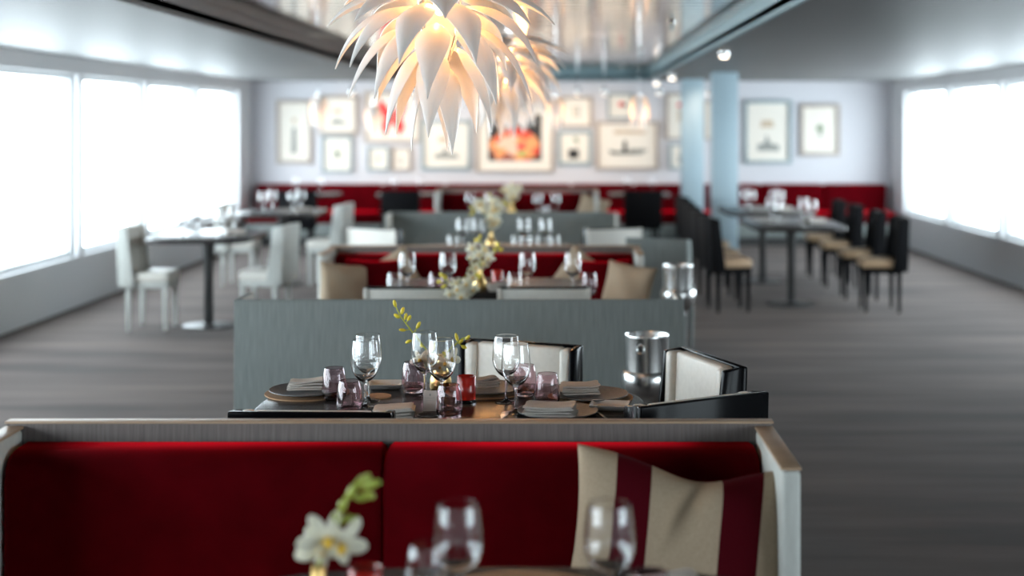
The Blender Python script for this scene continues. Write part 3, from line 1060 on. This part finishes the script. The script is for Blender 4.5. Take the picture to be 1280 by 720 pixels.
def orchid(label, d, stems, buds, flowers, fr=0.03, loc=None, bud='bud', bl=0.0135, bw=0.0062, thick=0.0036):
    """pixel polylines on the plane at distance d become stems; buds and blooms sit on short stalks"""
    root = thing('orchid_spray', label, 'flower', loc or (PX(stems[0][0][0], d), d, PZ(stems[0][0][1], d)), 0, 'orchid sprays on the tables')
    org = Vector(root.location)
    rnd = random.Random(len(buds) + int(d * 10))

    def W(p, dy=0.0):
        dd = d + dy + (p[2] if len(p) > 2 else 0)
        return Vector((PX(p[0], dd), dd, PZ(p[1], dd))) - org
    paths = []
    for s in stems:
        pts = [W(p, 0.01 * math.sin(2 * i)) for i, p in enumerate(s)]
        n = len(pts)
        MB().tube(pts, [thick * (1 - 0.45 * i / max(1, n - 1)) for i in range(n)], 6).build('stem', 'stem', root)
        paths.append(pts)
    allp = []
    for pts in paths:
        for a, b in zip(pts, pts[1:]):
            for k in range(5):
                allp.append(a.lerp(b, k / 5))
    for p in buds:
        c = W(p, rnd.uniform(-0.012, 0.012))
        near = min(allp, key=lambda q: (q - c - Vector((0, 0, -0.01))).length)
        dr = (c - near)
        if dr.length < 1e-4:
            dr = Vector((0.01, 0, 0.01))
        o = bud_mb(c, bl * rnd.uniform(0.8, 1.15), bw * rnd.uniform(0.85, 1.2), dr + Vector((0, 0, 0.006))).build('bud', bud, root, angle=80)
        MB().tube([near, (near + c) / 2 + Vector((0, 0, -0.002)), c], thick * 0.5, 5).build('bud_stalk', 'stem', o)
    for p in flowers:
        c = W(p, rnd.uniform(-0.03, 0.01))
        flower_mb(c, fr * rnd.uniform(0.85, 1.15), rnd.uniform(-0.4, 0.3), rnd.uniform(-0.6, 0.6)).build('flower', ['petal', 'lip'], root, angle=80)
    return root


vase(551, 485, 'small bell-shaped brass bud vase behind a wine glass')
DV = T(551, 485)[1]
orchid('yellow-green orchid stem with buds and cream blooms in the brass vase', DV,
       [[(551, 451), (545, 448), (535, 440), (520, 421), (511, 409), (501, 396), (496, 386), (492.5, 377)],
        [(551, 451), (556, 445), (562.5, 438), (571, 429), (577, 423.5), (584, 421)]],
       [(503, 388.5), (496, 395), (507, 395.5), (511.5, 397.5), (523, 406.5), (503, 412.5), (510.5, 427), (527, 432), (542, 433.5),
        (584.5, 422), (576, 427), (580, 433.7), (571, 421.5), (555.5, 442), (493.5, 379.5)],
       [(525, 450, -0.03), (556, 455, -0.03), (566, 448), (548, 460, -0.03), (536, 455, -0.02)], 0.036)


# orchids of the other tables; blooms scattered around a curved stem
def far_orchid(label, cx, cy_top, d, h_px, n_fl, n_bd, spread, seed, fr=0.03, vase_py=None, lean=0):
    rnd = random.Random(seed)
    base = (cx, VY + (HC - 0.865) * F / d)
    stems = []
    pts = [base]
    for k in range(1, 6):
        t = k / 5
        pts.append((cx + lean * math.sin(t * 2.2) + rnd.uniform(-1, 1), base[1] + (cy_top - base[1]) * t))
    stems.append(pts)
    pts2 = [base]
    for k in range(1, 6):
        t = k / 5
        pts2.append((cx - spread * 0.9 * t, base[1] + (cy_top - base[1]) * 0.75 * math.sin(t * 2.3)))
    stems.append(pts2)
    pts3 = [base]
    for k in range(1, 6):
        t = k / 5
        pts3.append((cx + spread * 0.9 * t, base[1] + (cy_top - base[1]) * 0.8 * math.sin(t * 2.1)))
    stems.append(pts3)
    allp = pts[1:] + pts2[1:] + pts3[1:]
    fl = []
    for k in range(n_fl):
        p = rnd.choice(allp[:4] + allp[5:9] + allp[10:13])
        fl.append((p[0] + rnd.uniform(-5, 5) * 7 / d, p[1] + rnd.uniform(-4, 4) * 7 / d))
    bd = []
    for k in range(n_bd):
        p = rnd.choice([pts[-1], pts[-2], pts2[-1], pts3[-1], pts3[-2]])
        bd.append((p[0] + rnd.uniform(-6, 6) * 7 / d, p[1] + rnd.uniform(-6, 6) * 7 / d))
    return orchid(label, d, stems, bd, fl, fr, bl=0.014, bw=0.007, thick=0.0025)


def vase_at(d, cx, label):
    return vase(cx, VY + 0.9 * F / d, label)


vase_at(7.40, 600, 'brass bud vase on the second table, between the pale-backed chairs')
orchid('cream and yellow orchid spray drooping over the second table', 7.40,
       [[(600, 334), (602, 322), (604, 308), (598, 297)], [(600, 334), (597, 326, -0.1), (590, 330, -0.25), (583, 345, -0.45), (568, 356, -0.6), (553, 347, -0.65)], [(600, 334), (608, 324), (617, 318), (624, 308)]],
       [(552, 344, -0.6), (549, 352, -0.62), (556, 346, -0.6), (596, 300), (622, 306), (618, 312), (594, 343, -0.3), (599, 345, -0.3), (555, 358, -0.62), (600, 296), (626, 312)],
       [(562, 367, -0.6), (572, 362, -0.58), (582, 366, -0.56), (570, 354, -0.5), (583, 355, -0.5), (590, 347, -0.4), (594, 334, -0.1), (588, 322, -0.1), (604, 330), (611, 322), (590, 310), (577, 371, -0.6), (598, 318), (592, 361, -0.55), (606, 312)],
       0.034, bl=0.016, bw=0.009, thick=0.0025)
vase_at(9.9, 614, 'brass bud vase on the third table')
far_orchid('large cream and yellow orchid spray on the third table', 614, 243, 9.9, 60, 22, 12, 24, 5, 0.042)
vase_at(13.5, 640, 'brass bud vase on the fourth table')
far_orchid('pale orchid spray on the fourth table, before the farthest banquette', 640, 229, 13.5, 40, 16, 8, 14, 6, 0.045)

# foreground orchid (left edge) with its vase
DFO = 2.45
fv = MB().lathe([(0, 0), (0.034, 0), (0.036, 0.004), (0.032, 0.03), (0.022, 0.06), (0.013, 0.08), (0.012, 0.105), (0.010, 0.105), (0.009, 0.08), (0, 0.07)], seg=32).build('bud_vase', 'brass', None, angle=60)
fv.location = (PX(398, DFO), DFO, 0.75)
tag(fv, 'brass bud vase at the bottom left corner of the foreground table', 'vase', 'brass bud vases')
orchid('white orchid bloom with green buds in the lower left foreground', DFO,
       [[(398, 708), (404, 690), (415, 668), (424, 645), (430, 625), (440, 610), (456, 600)]],
       [(458, 598), (450, 602), (446, 606), (467, 604), (460, 607), (440, 614), (432, 626), (428, 632), (452, 622), (462, 619), (418, 650), (430, 650), (442, 649)],
       [(408, 672), (428, 680), (402, 684)], 0.042, bud='green_bud', bl=0.014, bw=0.007, thick=0.003)

# ------------------------------------------------------------------ foreground glasses
GF = 'glasses on the foreground table'


def glass_d(px, d, label, me, name, group):
    o = link(name, me, None, (PX(px, d), d, 0.75))
    return tag(o, label, 'glass', group)


glass_d(572, 2.45, 'blurred wine glass in the foreground, left of the two', WINE, 'wine_glass', GF)
glass_d(762, 2.45, 'blurred wine glass in the foreground, in front of the striped pillow', WINE, 'wine_glass', GF)
glass_d(532, 2.58, 'blurred clear tumbler beside the left foreground wine glass', TUMB_C, 'tumbler', GF)
glass_d(812, 2.42, 'blurred purple tumbler at the bottom, right of the foreground wine glass', TUMB, 'tumbler', GF)
rc = candle(457, 760, 'dark red candle glass at the bottom left of the foreground table')
rc.location = (PX(457, 2.5), 2.5, 0.75)
o = link('round_mat', MB().lathe([(0, 0), (0.19, 0), (0.19, 0.004), (0, 0.004)], seg=48).mesh('round_mat', 'cork'), None, (PX(652, 2.62), 2.54, 0.75))
tag(o, 'round tan mat at the bottom centre of the foreground table', 'mat', 'round tan mats')
o = link('napkin', napkin_mesh(0.13, 0.10, 4, seed=9), None, (PX(835, 2.6), 2.6, 0.75), 0.2)
tag(o, 'blurred napkin at the bottom, below the striped pillow', 'napkin', 'folded linen napkins')

# ------------------------------------------------------------------ glasses of the rows behind
def row(d, items, where, group):
    for px, kind, lab in items:
        me, nm = {'w': (WINE, 'wine_glass'), 't': (TUMB_C, 'tumbler'), 'p': (TUMB, 'tumbler')}[kind]
        dd = d[0] if kind == 'w' else d[1]
        glass_d(px, dd, lab + ' ' + where, me, nm, group)


ORD = ['first', 'second', 'third', 'fourth', 'fifth', 'sixth', 'seventh']
row((7.25, 7.30), [(509, 'w', 'leftmost wine glass'), (560, 'w', 'second wine glass from left'), (659, 'w', 'third wine glass from left'), (716, 'w', 'rightmost wine glass'),
                   (493, 't', 'leftmost clear tumbler'), (545, 'p', 'purple tumbler left of the orchids'), (643, 't', 'clear tumbler right of the orchids'), (737, 'p', 'rightmost purple tumbler')],
    'on the second table', 'glasses on the second table')
row((9.85, 9.75), [(578, 'w', 'leftmost wine glass'), (597, 'w', 'wine glass below the orchids'), (655, 'w', 'third wine glass from left'), (682, 'w', 'rightmost wine glass'),
                   (566, 't', 'leftmost tumbler'), (646, 't', 'second tumbler from left'), (667, 't', 'third tumbler from left'), (693, 't', 'rightmost tumbler')],
    'on the third table', 'glasses on the third table')
row((13.4, 13.35), [(588, 'w', 'leftmost wine glass'), (612, 'w', 'wine glass left of the orchids'), (672, 'w', 'wine glass right of the orchids'), (695, 'w', 'rightmost wine glass'),
                    (600, 't', 'leftmost tumbler'), (682, 't', 'rightmost tumbler')],
    'on the fourth table', 'glasses on the fourth table')
for xx, w in ((PX(804, 16.75), 'right of the farthest banquette'), (PX(500, 16.75), 'left of the farthest banquette'), (-3.3, 'at far left')):
    for s in (-1, 1):
        o = link('wine_glass', WINE, None, (xx + 0.16 * s, 17.55, 0.75))
        tag(o, 'wine glass on the small wall-bench table %s, its %s one' % (w, 'left' if s < 0 else 'right'), 'glass', 'glasses on the small wall-bench tables')
for xx, yy, w in ((-2.9, 11.1, 'nearer left window table'), (-2.9, 14.0, 'farther left window table'), (2.08, 12.45, 'nearer aisle table at right'), (2.08, 14.25, 'farther aisle table at right')):
    for q, (dx, dy) in enumerate(((-0.15, -0.22), (0.15, -0.22), (-0.15, 0.22), (0.15, 0.22))):
        o = link('wine_glass', WINE, None, (xx + dx, yy + dy, 0.75))
        tag(o, 'wine glass on the %s, %s side and %s row' % (w, ('left', 'right')[q % 2], ('front', 'back')[q // 2]), 'glass', 'glasses on the side tables')
    o = link('napkin', napkin_mesh(0.16, 0.12, 5, seed=int(yy * 3)), None, (xx + 0.22, yy, 0.75), 0.3)
    tag(o, 'white folded napkin on the %s' % w, 'napkin', 'folded linen napkins')
candle(622, VY + 0.9 * F / 7.58, 'red candle glass on the second table, right of the orchids')
o = link('napkin', napkin_mesh(0.11, 0.10, 6, seed=21), None, (PX(622, 7.36), 7.36, 0.75), 0.2)
tag(o, 'white folded napkin on the second table beside the brass vase', 'napkin', 'folded linen napkins')


# ------------------------------------------------------------------ wine buckets on stands
def wine_bucket(x, y, label, z0=0.0):
    root = thing('wine_bucket', label, 'wine bucket', (x, y, z0), 0, 'steel wine buckets on stands')
    MB().lathe([(0, 0.50), (0.05, 0.50), (0.075, 0.515), (0.10, 0.55), (0.108, 0.59), (0.108, 0.622), (0.102, 0.634), (0.092, 0.638),
                (0.090, 0.64), (0.0905, 0.778), (0.0915, 0.783), (0.090, 0.786), (0.088, 0.783), (0.086, 0.65), (0.08, 0.53), (0, 0.52)], seg=48).build('bucket', 'steel', root, angle=40)
    MB().lathe([(0, 0.03), (0.016, 0.03), (0.016, 0.46), (0.055, 0.485), (0.055, 0.50), (0, 0.50)], seg=24).build('stand_pole', 'steel', root)
    MB().lathe([(0, 0), (0.13, 0), (0.13, 0.012), (0.03, 0.03), (0, 0.03)], seg=32).build('stand_foot', 'steel', root)
    for an in (math.radians(250), math.radians(70)):
        c, q = math.cos(an), math.sin(an)
        ring = []
        for k in range(13):
            t = 2 * PI * k / 12
            u, w = 0.016 * math.sin(t), 0.018 * math.cos(t)
            ring.append((0.0945 * c - q * u, 0.0945 * q + c * u, 0.735 + w))
        MB().tube(ring, 0.003, 6).build('ring_handle', 'steel', root)
    return root


wine_bucket(PX(809.5, 5.55), 5.60, 'steel wine bucket on a stand behind the in-focus table')
wine_bucket(0.70, 8.35, 'steel wine bucket on a stand at the right end of the middle banquette')


# ------------------------------------------------------------------ pillows
def pillow_mesh(w, h, t, mat, dent=0.0, seed=0, n=28):
    rnd = random.Random(seed)
    v, f, uv = [], [], []
    W = n + 1
    for side in (1, -1):
        for j in range(n + 1):
            for i in range(n + 1):
                u, q = i / n * 2 - 1, j / n * 2 - 1
                # outline pinched between the corners
                sx = 1 - 0.10 * (1 - q * q) ** 1.0 * abs(u) ** 2 * 0.7
                sy = 1 - 0.10 * (1 - u * u) ** 1.0 * abs(q) ** 2 * 0.7
                puff = (max(0, 1 - abs(u) ** 2.6) * max(0, 1 - abs(q) ** 2.6)) ** 0.55
                x, z = u * w / 2 * sx, q * h / 2 * sy
                y = -side * t / 2 * puff
                if dent:
                    g = math.exp(-((u - 0.12) / 0.48) ** 2) * max(0, (q + 0.15) / 1.15) ** 1.5
                    z -= dent * g
                    crease = math.exp(-((u - 0.14 + 0.28 * (1 - q)) / 0.10) ** 2) * max(0, min(1, (q + 0.35) / 0.8))
                    y += side * 0.032 * crease * puff ** 0.3
                    y -= side * 0.016 * math.exp(-((u - 0.34 + 0.24 * (1 - q)) / 0.12) ** 2) * max(0, min(1, (q + 0.4) / 0.8)) * puff ** 0.4
                y -= side * 0.006 * math.sin(5 * u + 3 * q + seed) * puff ** 0.5
                v.append((x, y, z))
                uv.append((i / n, j / n))
    for s in range(2):
        o = s * W * W
        for j in range(n):
            for i in range(n):
                a = o + j * W + i
                q = (a, a + 1, a + W + 1, a + W)
                f.append(q if s == 0 else q[::-1])
    me = bpy.data.meshes.new('pillow')
    me.from_pydata(v, [], f)
    l = me.uv_layers.new(name='UVMap')
    for k, lp in enumerate(me.loops):
        l.data[k].uv = uv[lp.vertex_index]
    me.materials.append(M[mat])
    bm = bmesh.new()
    bm.from_mesh(me)
    bmesh.ops.remove_doubles(bm, verts=bm.verts, dist=0.0004)
    bmesh.ops.recalc_face_normals(bm, faces=bm.faces)
    bm.to_mesh(me)
    bm.free()
    me.polygons.foreach_set('use_smooth', [True] * len(me.polygons))
    return me


def pillow(x, y, z, me, label, rx=-0.2, ry=0.0, rz=0.0):
    o = link('pillow', me)
    o.location = (x, y, z)
    o.rotation_euler = (rx, ry, rz)
    return tag(o, label, 'pillow', 'scatter pillows on the banquettes')


big = pillow_mesh(0.55, 0.41, 0.17, 'stripe', 0.045, 3, 44)
pillow(0.285, 3.33, 0.628, big, 'beige pillow with burgundy stripes on the nearest red banquette', -0.20, 0.10, -0.05)
pb = pillow_mesh(0.35, 0.34, 0.13, 'beige', 0, 1, 20)
pr_ = pillow_mesh(0.36, 0.34, 0.13, 'velvet', 0, 2, 20)
y3 = 8.42
pillow(PX(430, y3), y3, 0.62, pb, 'beige pillow at the left end of the middle banquette, front one', -0.2, 0.15, 0.7)
pillow(PX(466, y3 + .12), y3 + 0.16, 0.63, pr_, 'burgundy pillow between two beige ones at the left of the middle banquette', -0.2, 0.05, 0.3)
pillow(PX(490, y3 + .22), y3 + 0.27, 0.645, pb, 'beige pillow at the left end of the middle banquette, inner one', -0.15, -0.5, 0.1)
pillow(PX(784, y3), y3 - 0.02, 0.62, pb, 'beige pillow at the right end of the middle banquette, front one', -0.25, 0.1, -0.6)
pillow(PX(757, y3 + .12), y3 + 0.16, 0.625, pr_, 'burgundy pillow at the right end of the middle banquette', -0.2, -0.05, -0.3)
pillow(PX(727, y3 + .22), y3 + 0.28, 0.64, pb, 'beige pillow at the right end of the middle banquette, inner one', -0.15, 0.6, -0.1)
pillow(PX(620, 15.85), 15.85, 0.64, pb, 'beige pillow on the farthest banquette, left one', -0.2, 0.2, 0.1)
pillow(PX(740, 15.85), 15.85, 0.64, pb, 'beige pillow on the farthest banquette, right one', -0.2, 0.3, -0.2)

# ------------------------------------------------------------------ pendant lamps
def petal_mesh(p0, p1, p2, width, cup=0.35, th=0.003, peak=0.42, nu=14, ns=8):
    """petal hanging along a curve in the local xz plane, cupped towards the lamp"""
    P0, P1, P2 = Vector(p0), Vector(p1), Vector(p2)
    outer, inner = [], []
    for i in range(nu + 1):
        t = i / nu
        c = P0 * (1 - t) ** 2 + P1 * 2 * t * (1 - t) + P2 * t * t
        tg = (P1 - P0) * 2 * (1 - t) + (P2 - P1) * 2 * t
        tg.normalize()
        nrm = Vector((-tg.z, 0, tg.x))           # outward / upward side
        if nrm.z < 0 and abs(nrm.z) > abs(nrm.x):
            nrm = -nrm
        a = math.log(0.5) / math.log(peak)
        w = width / 2 * (0.12 * (1 - t) + math.sin(PI * t ** a) ** 1.05) * (1 - 0.15 * t)
        if t > 0.999:
            w = 0.0012
        for k in range(ns + 1):
            s = k / ns * 2 - 1
            off = nrm * (-cup * w * s * s * 1.15)
            q = c + Vector((0, s * w, 0)) + off
            outer.append(q + nrm * th / 2)
            inner.append(q - nrm * th / 2)
    n0 = len(outer)
    W = ns + 1
    f = []
    for i in range(nu):
        for k in range(ns):
            a = i * W + k
            f.append((a, a + 1, a + W + 1, a + W))
            f.append((n0 + a, n0 + a + W, n0 + a + W + 1, n0 + a + 1))
        a = i * W
        f.append((a, a + W, n0 + a + W, n0 + a))
        a = i * W + ns
        f.append((a, n0 + a, n0 + a + W, a + W))
    for k in range(ns):
        f.append((k, n0 + k, n0 + k + 1, k + 1))
        a = nu * W + k
        f.append((a, a + 1, n0 + a + 1, n0 + a))
    b = MB()
    b.add(outer + inner, f)
    return b.mesh('petal', 'porcelain', angle=50)


# tiers: attach (radius, height), control, tip (radius, height), heights from the pendant origin, width, azimuths in degrees
TIERS = [
    ((0.085, 0.125), (0.24, 0.165), (0.365, 0.060), 0.115, (10, 58, 105, 152, 200, 246, 292, 335)),
    ((0.085, 0.080), (0.270, 0.105), (0.360, -0.034), 0.118, (180, 141, 230, 279, 325, 2, 50, 95)),
    ((0.090, 0.030), (0.270, 0.035), (0.325, -0.167), 0.108, (180, 214, 255, 296, 341, 55, 95, 135)),
    ((0.090, -0.027), (0.240, -0.045), (0.290, -0.266), 0.108, (197, 228, 270, 312, 0, 138, 95, 50)),
    ((0.060, -0.100), (0.160, -0.150), (0.172, -0.368), 0.098, (205, 268, 342, 107, 50, 155)),
    ((0.040, -0.150), (0.100, -0.220), (0.085, -0.427), 0.090, (70, 310, 190)),
]
PETALS = [petal_mesh((t[0][0], 0, t[0][1]), (t[1][0], 0, t[1][1]), (t[2][0], 0, t[2][1]), t[3]) for t in TIERS]


def pendant(x, y, label, power, z=1.99, seed=1, turn=0.0):
    root = thing('petal_pendant_lamp', label, 'pendant lamp', (x, y, z), turn, 'white petal pendant lamps')
    rnd = random.Random(seed)
    for me, t in zip(PETALS, TIERS):
        for az in t[4]:
            o = link('petal', me, root)
            o.rotation_euler = (rnd.uniform(-0.03, 0.03), rnd.uniform(-0.03, 0.03), math.radians(az) + rnd.uniform(-0.04, 0.04))
            s = rnd.uniform(0.97, 1.03)
            o.scale = (s, s * rnd.uniform(0.95, 1.08), s)
    # cage of thin rods that carries the petals
    for k in range(4):
        a = PI / 4 + k * PI / 2
        c, q = math.cos(a), math.sin(a)
        MB().tube([(0.02 * c, 0.02 * q, 0.14), (0.085 * c, 0.085 * q, 0.10), (0.088 * c, 0.088 * q, -0.02), (0.055 * c, 0.055 * q, -0.10), (0.03 * c, 0.03 * q, -0.16)], 0.0025, 6).build('cage_rod', 'chrome', root)
    MB().tube([(0, 0, 0.075), (0, 0, 0.135)], 0.016, 12).build('lamp_socket', 'chrome', root)
    MB().lathe([(0, 0.13), (0.035, 0.13), (0.035, 0.15), (0.006, 0.16), (0, 0.16)], seg=20).build('top_cap', 'chrome', root)
    MB().tube([(0, 0, 0.155), (0, 0, ZR - z - 0.02)], 0.003, 6).build('cable', 'chrome', root)
    MB().lathe([(0, ZR - z - 0.025), (0.05, ZR - z - 0.022), (0.05, ZR - z - 0.001), (0, ZR - z - 0.001)], seg=24).build('ceiling_rose', 'chrome', root)
    b = MB()
    b.ellipsoid((0, 0, 0.04), (0.022, 0.022, 0.036), None, 14, 10)
    b.build('bulb', 'bulb', root, angle=80)
    for hz, sh in ((-0.03, 0.6), (0.10, 0.4)):
        l = bpy.data.lights.new('bulb_light', 'POINT')
        l.energy = power * sh
        l.color = (1.0, 0.45, 0.13)
        l.shadow_soft_size = 0.03
        lo = bpy.data.objects.new('bulb_light', l)
        COL.objects.link(lo)
        lo.parent = root
        lo.location = (0.0, 0.0 if hz < 0 else -0.035, hz)
    return root


PW = 8.5
pendant(PX(550, 4.33), 4.33, 'large white petal pendant lamp, sharp, over the in-focus table', PW, seed=4)
pendant(PX(628, 7.6), 7.6, 'blurred petal pendant lamp over the second table, behind the sharp one', PW, seed=2, turn=0.5)
pendant(PX(640, 10.6), 10.6, 'third petal pendant lamp in the line, over the third table', PW, seed=3, turn=1.1)
pendant(PX(650, 14.0), 14.0, 'farthest petal pendant lamp in the line', PW, seed=5, turn=1.9)

BUD_T = [((0.02, 0.14), (0.125, 0.16), (0.105, -0.19), 0.10, 3, 0.4), ((0.02, 0.12), (0.085, 0.12), (0.055, -0.24), 0.09, 3, 1.45)]
BUDM = [petal_mesh((t[0][0], 0, t[0][1]), (t[1][0], 0, t[1][1]), (t[2][0], 0, t[2][1]), t[3], peak=0.5) for t in BUD_T]


def bud_lamp(x, y, label, power=0.8, z=1.80):
    root = thing('bud_pendant_lamp', label, 'pendant lamp', (x, y, z), 0, 'small closed-bud pendant lamps')
    for me, t in zip(BUDM, BUD_T):
        for k in range(t[4]):
            o = link('petal', me, root, None, t[5] + 2 * PI * k / t[4])
    top = (ZR if RX0 < x < RX1 else ZS) - z
    MB().lathe([(0, 0.13), (0.022, 0.13), (0.022, 0.16), (0, 0.17)], seg=16).build('top_cap', 'chrome', root)
    MB().tube([(0, 0, 0.165), (0, 0, top - 0.002)], 0.003, 6).build('cable', 'chrome', root)
    b = MB()
    b.ellipsoid((0, 0, 0.02), (0.014, 0.014, 0.03), None, 12, 8)
    b.build('bulb', 'bulb', root, angle=80)
    l = bpy.data.lights.new('bulb_light', 'POINT')
    l.energy = power
    l.color = (1.0, 0.42, 0.12)
    l.shadow_soft_size = 0.02
    lo = bpy.data.objects.new('bulb_light', l)
    COL.objects.link(lo)
    lo.parent = root
    lo.location = (0, 0, -0.03)
    return root


bud_lamp(PX(799, 14.2), 14.2, 'small glowing bud pendant before the ship picture')
bud_lamp(PX(694, 14.4), 14.6, 'small glowing bud pendant right of the line of large pendants')
bud_lamp(PX(398, 14.2), 14.2, 'small glowing bud pendant at the left picture edge')
bud_lamp(PX(466, 16.2), 16.2, 'small glowing bud pendant before the red butterfly picture', z=1.74)


# ------------------------------------------------------------------ spotlights and sprinklers
def spot(px, py, d, label, target, power, on=True, col=(1.0, 0.80, 0.62)):
    x, z = PX(px, d), PZ(py, d)
    top = ZR if RX0 < x < RX1 and d < RY1 else ZS
    root = thing('ceiling_spotlight', label, 'spotlight', (x, d, z), 0, 'ball spotlights under the ceiling')
    dirv = (Vector(target) - Vector((x, d, z))).normalized()
    q = dirv.to_track_quat('-Z', 'Y').to_matrix()
    b = MB()
    b.ellipsoid((0, 0, 0), (0.045, 0.045, 0.045), None, 16, 10)
    b.build('head', 'chrome', root, angle=80)
    disc = MB()
    n = 16
    disc.add([q @ Vector((0.033 * math.cos(2 * PI * k / n), 0.033 * math.sin(2 * PI * k / n), -0.038)) for k in range(n)] +
             [q @ Vector((0.033 * math.cos(2 * PI * k / n), 0.033 * math.sin(2 * PI * k / n), -0.047)) for k in range(n)],
             [tuple(range(n))[::-1], tuple(range(n, 2 * n))] + [(k, (k + 1) % n, n + (k + 1) % n, n + k) for k in range(n)])
    disc.build('lens', 'spot_lens', root)
    MB().tube([(0, 0, 0.04), (0, 0, top - z - 0.001)], 0.007, 8).build('stem', 'chrome', root)
    if power:
        l = bpy.data.lights.new('spot_beam', 'SPOT')
        l.energy = power
        l.color = col
        l.spot_size = math.radians(75)
        l.spot_blend = 0.8
        l.shadow_soft_size = 0.03
        lo = bpy.data.objects.new('spot_beam', l)
        COL.objects.link(lo)
        lo.parent = root
        lo.location = dirv * 0.06
        lo.rotation_euler = dirv.to_track_quat('-Z', 'Y').to_euler()
    return root


for k, (px, w) in enumerate(((440, 'first from the left windows'), (520, 'second from the left windows'), (600, 'behind the large pendant'), (678, 'right of the large pendants'), (722, 'above the black square picture'), (755, 'left of the small bud pendant'), (824, 'left of the far column'), (886, 'between the two columns'))):
    x = PX(px, 17.4)
    spot(px, 114, 17.4, 'ball spotlight aimed at the picture wall, %s' % w, (x, YF, 1.3), 36 if px < 800 and px != 722 else 10)
spot(905, 65, 11.2, 'ball spotlight under the right soffit, nearest the camera', (1.33, 11.6, 0), 12)
spot(840, 94, 16.0, 'ball spotlight under the right soffit near the column tops', (1.3, 16.3, 0), 12)
spot(821, 101, 17.6, 'ball spotlight under the right soffit, by its far end', (1.2, 18.0, 0), 12)

for px, py, w in ((840, 27, 'nearest one'), (801, 63, 'middle one'), (776, 83, 'farthest one')):
    d = (ZR - HC) * F / (VY - py)
    root = thing('sprinkler_head', 'small dark sprinkler head under the slatted ceiling, %s' % w, 'sprinkler', (PX(px, d), d, ZR), 0, 'ceiling sprinklers')
    MB().lathe([(0, -0.001), (0.03, -0.001), (0.026, -0.012), (0.010, -0.018), (0, -0.018)], seg=16).build('rosette', 'chrome', root)
    MB().lathe([(0, -0.018), (0.009, -0.018), (0.009, -0.05), (0.020, -0.053), (0.020, -0.058), (0, -0.058)], seg=12).build('nozzle', 'fascia', root)
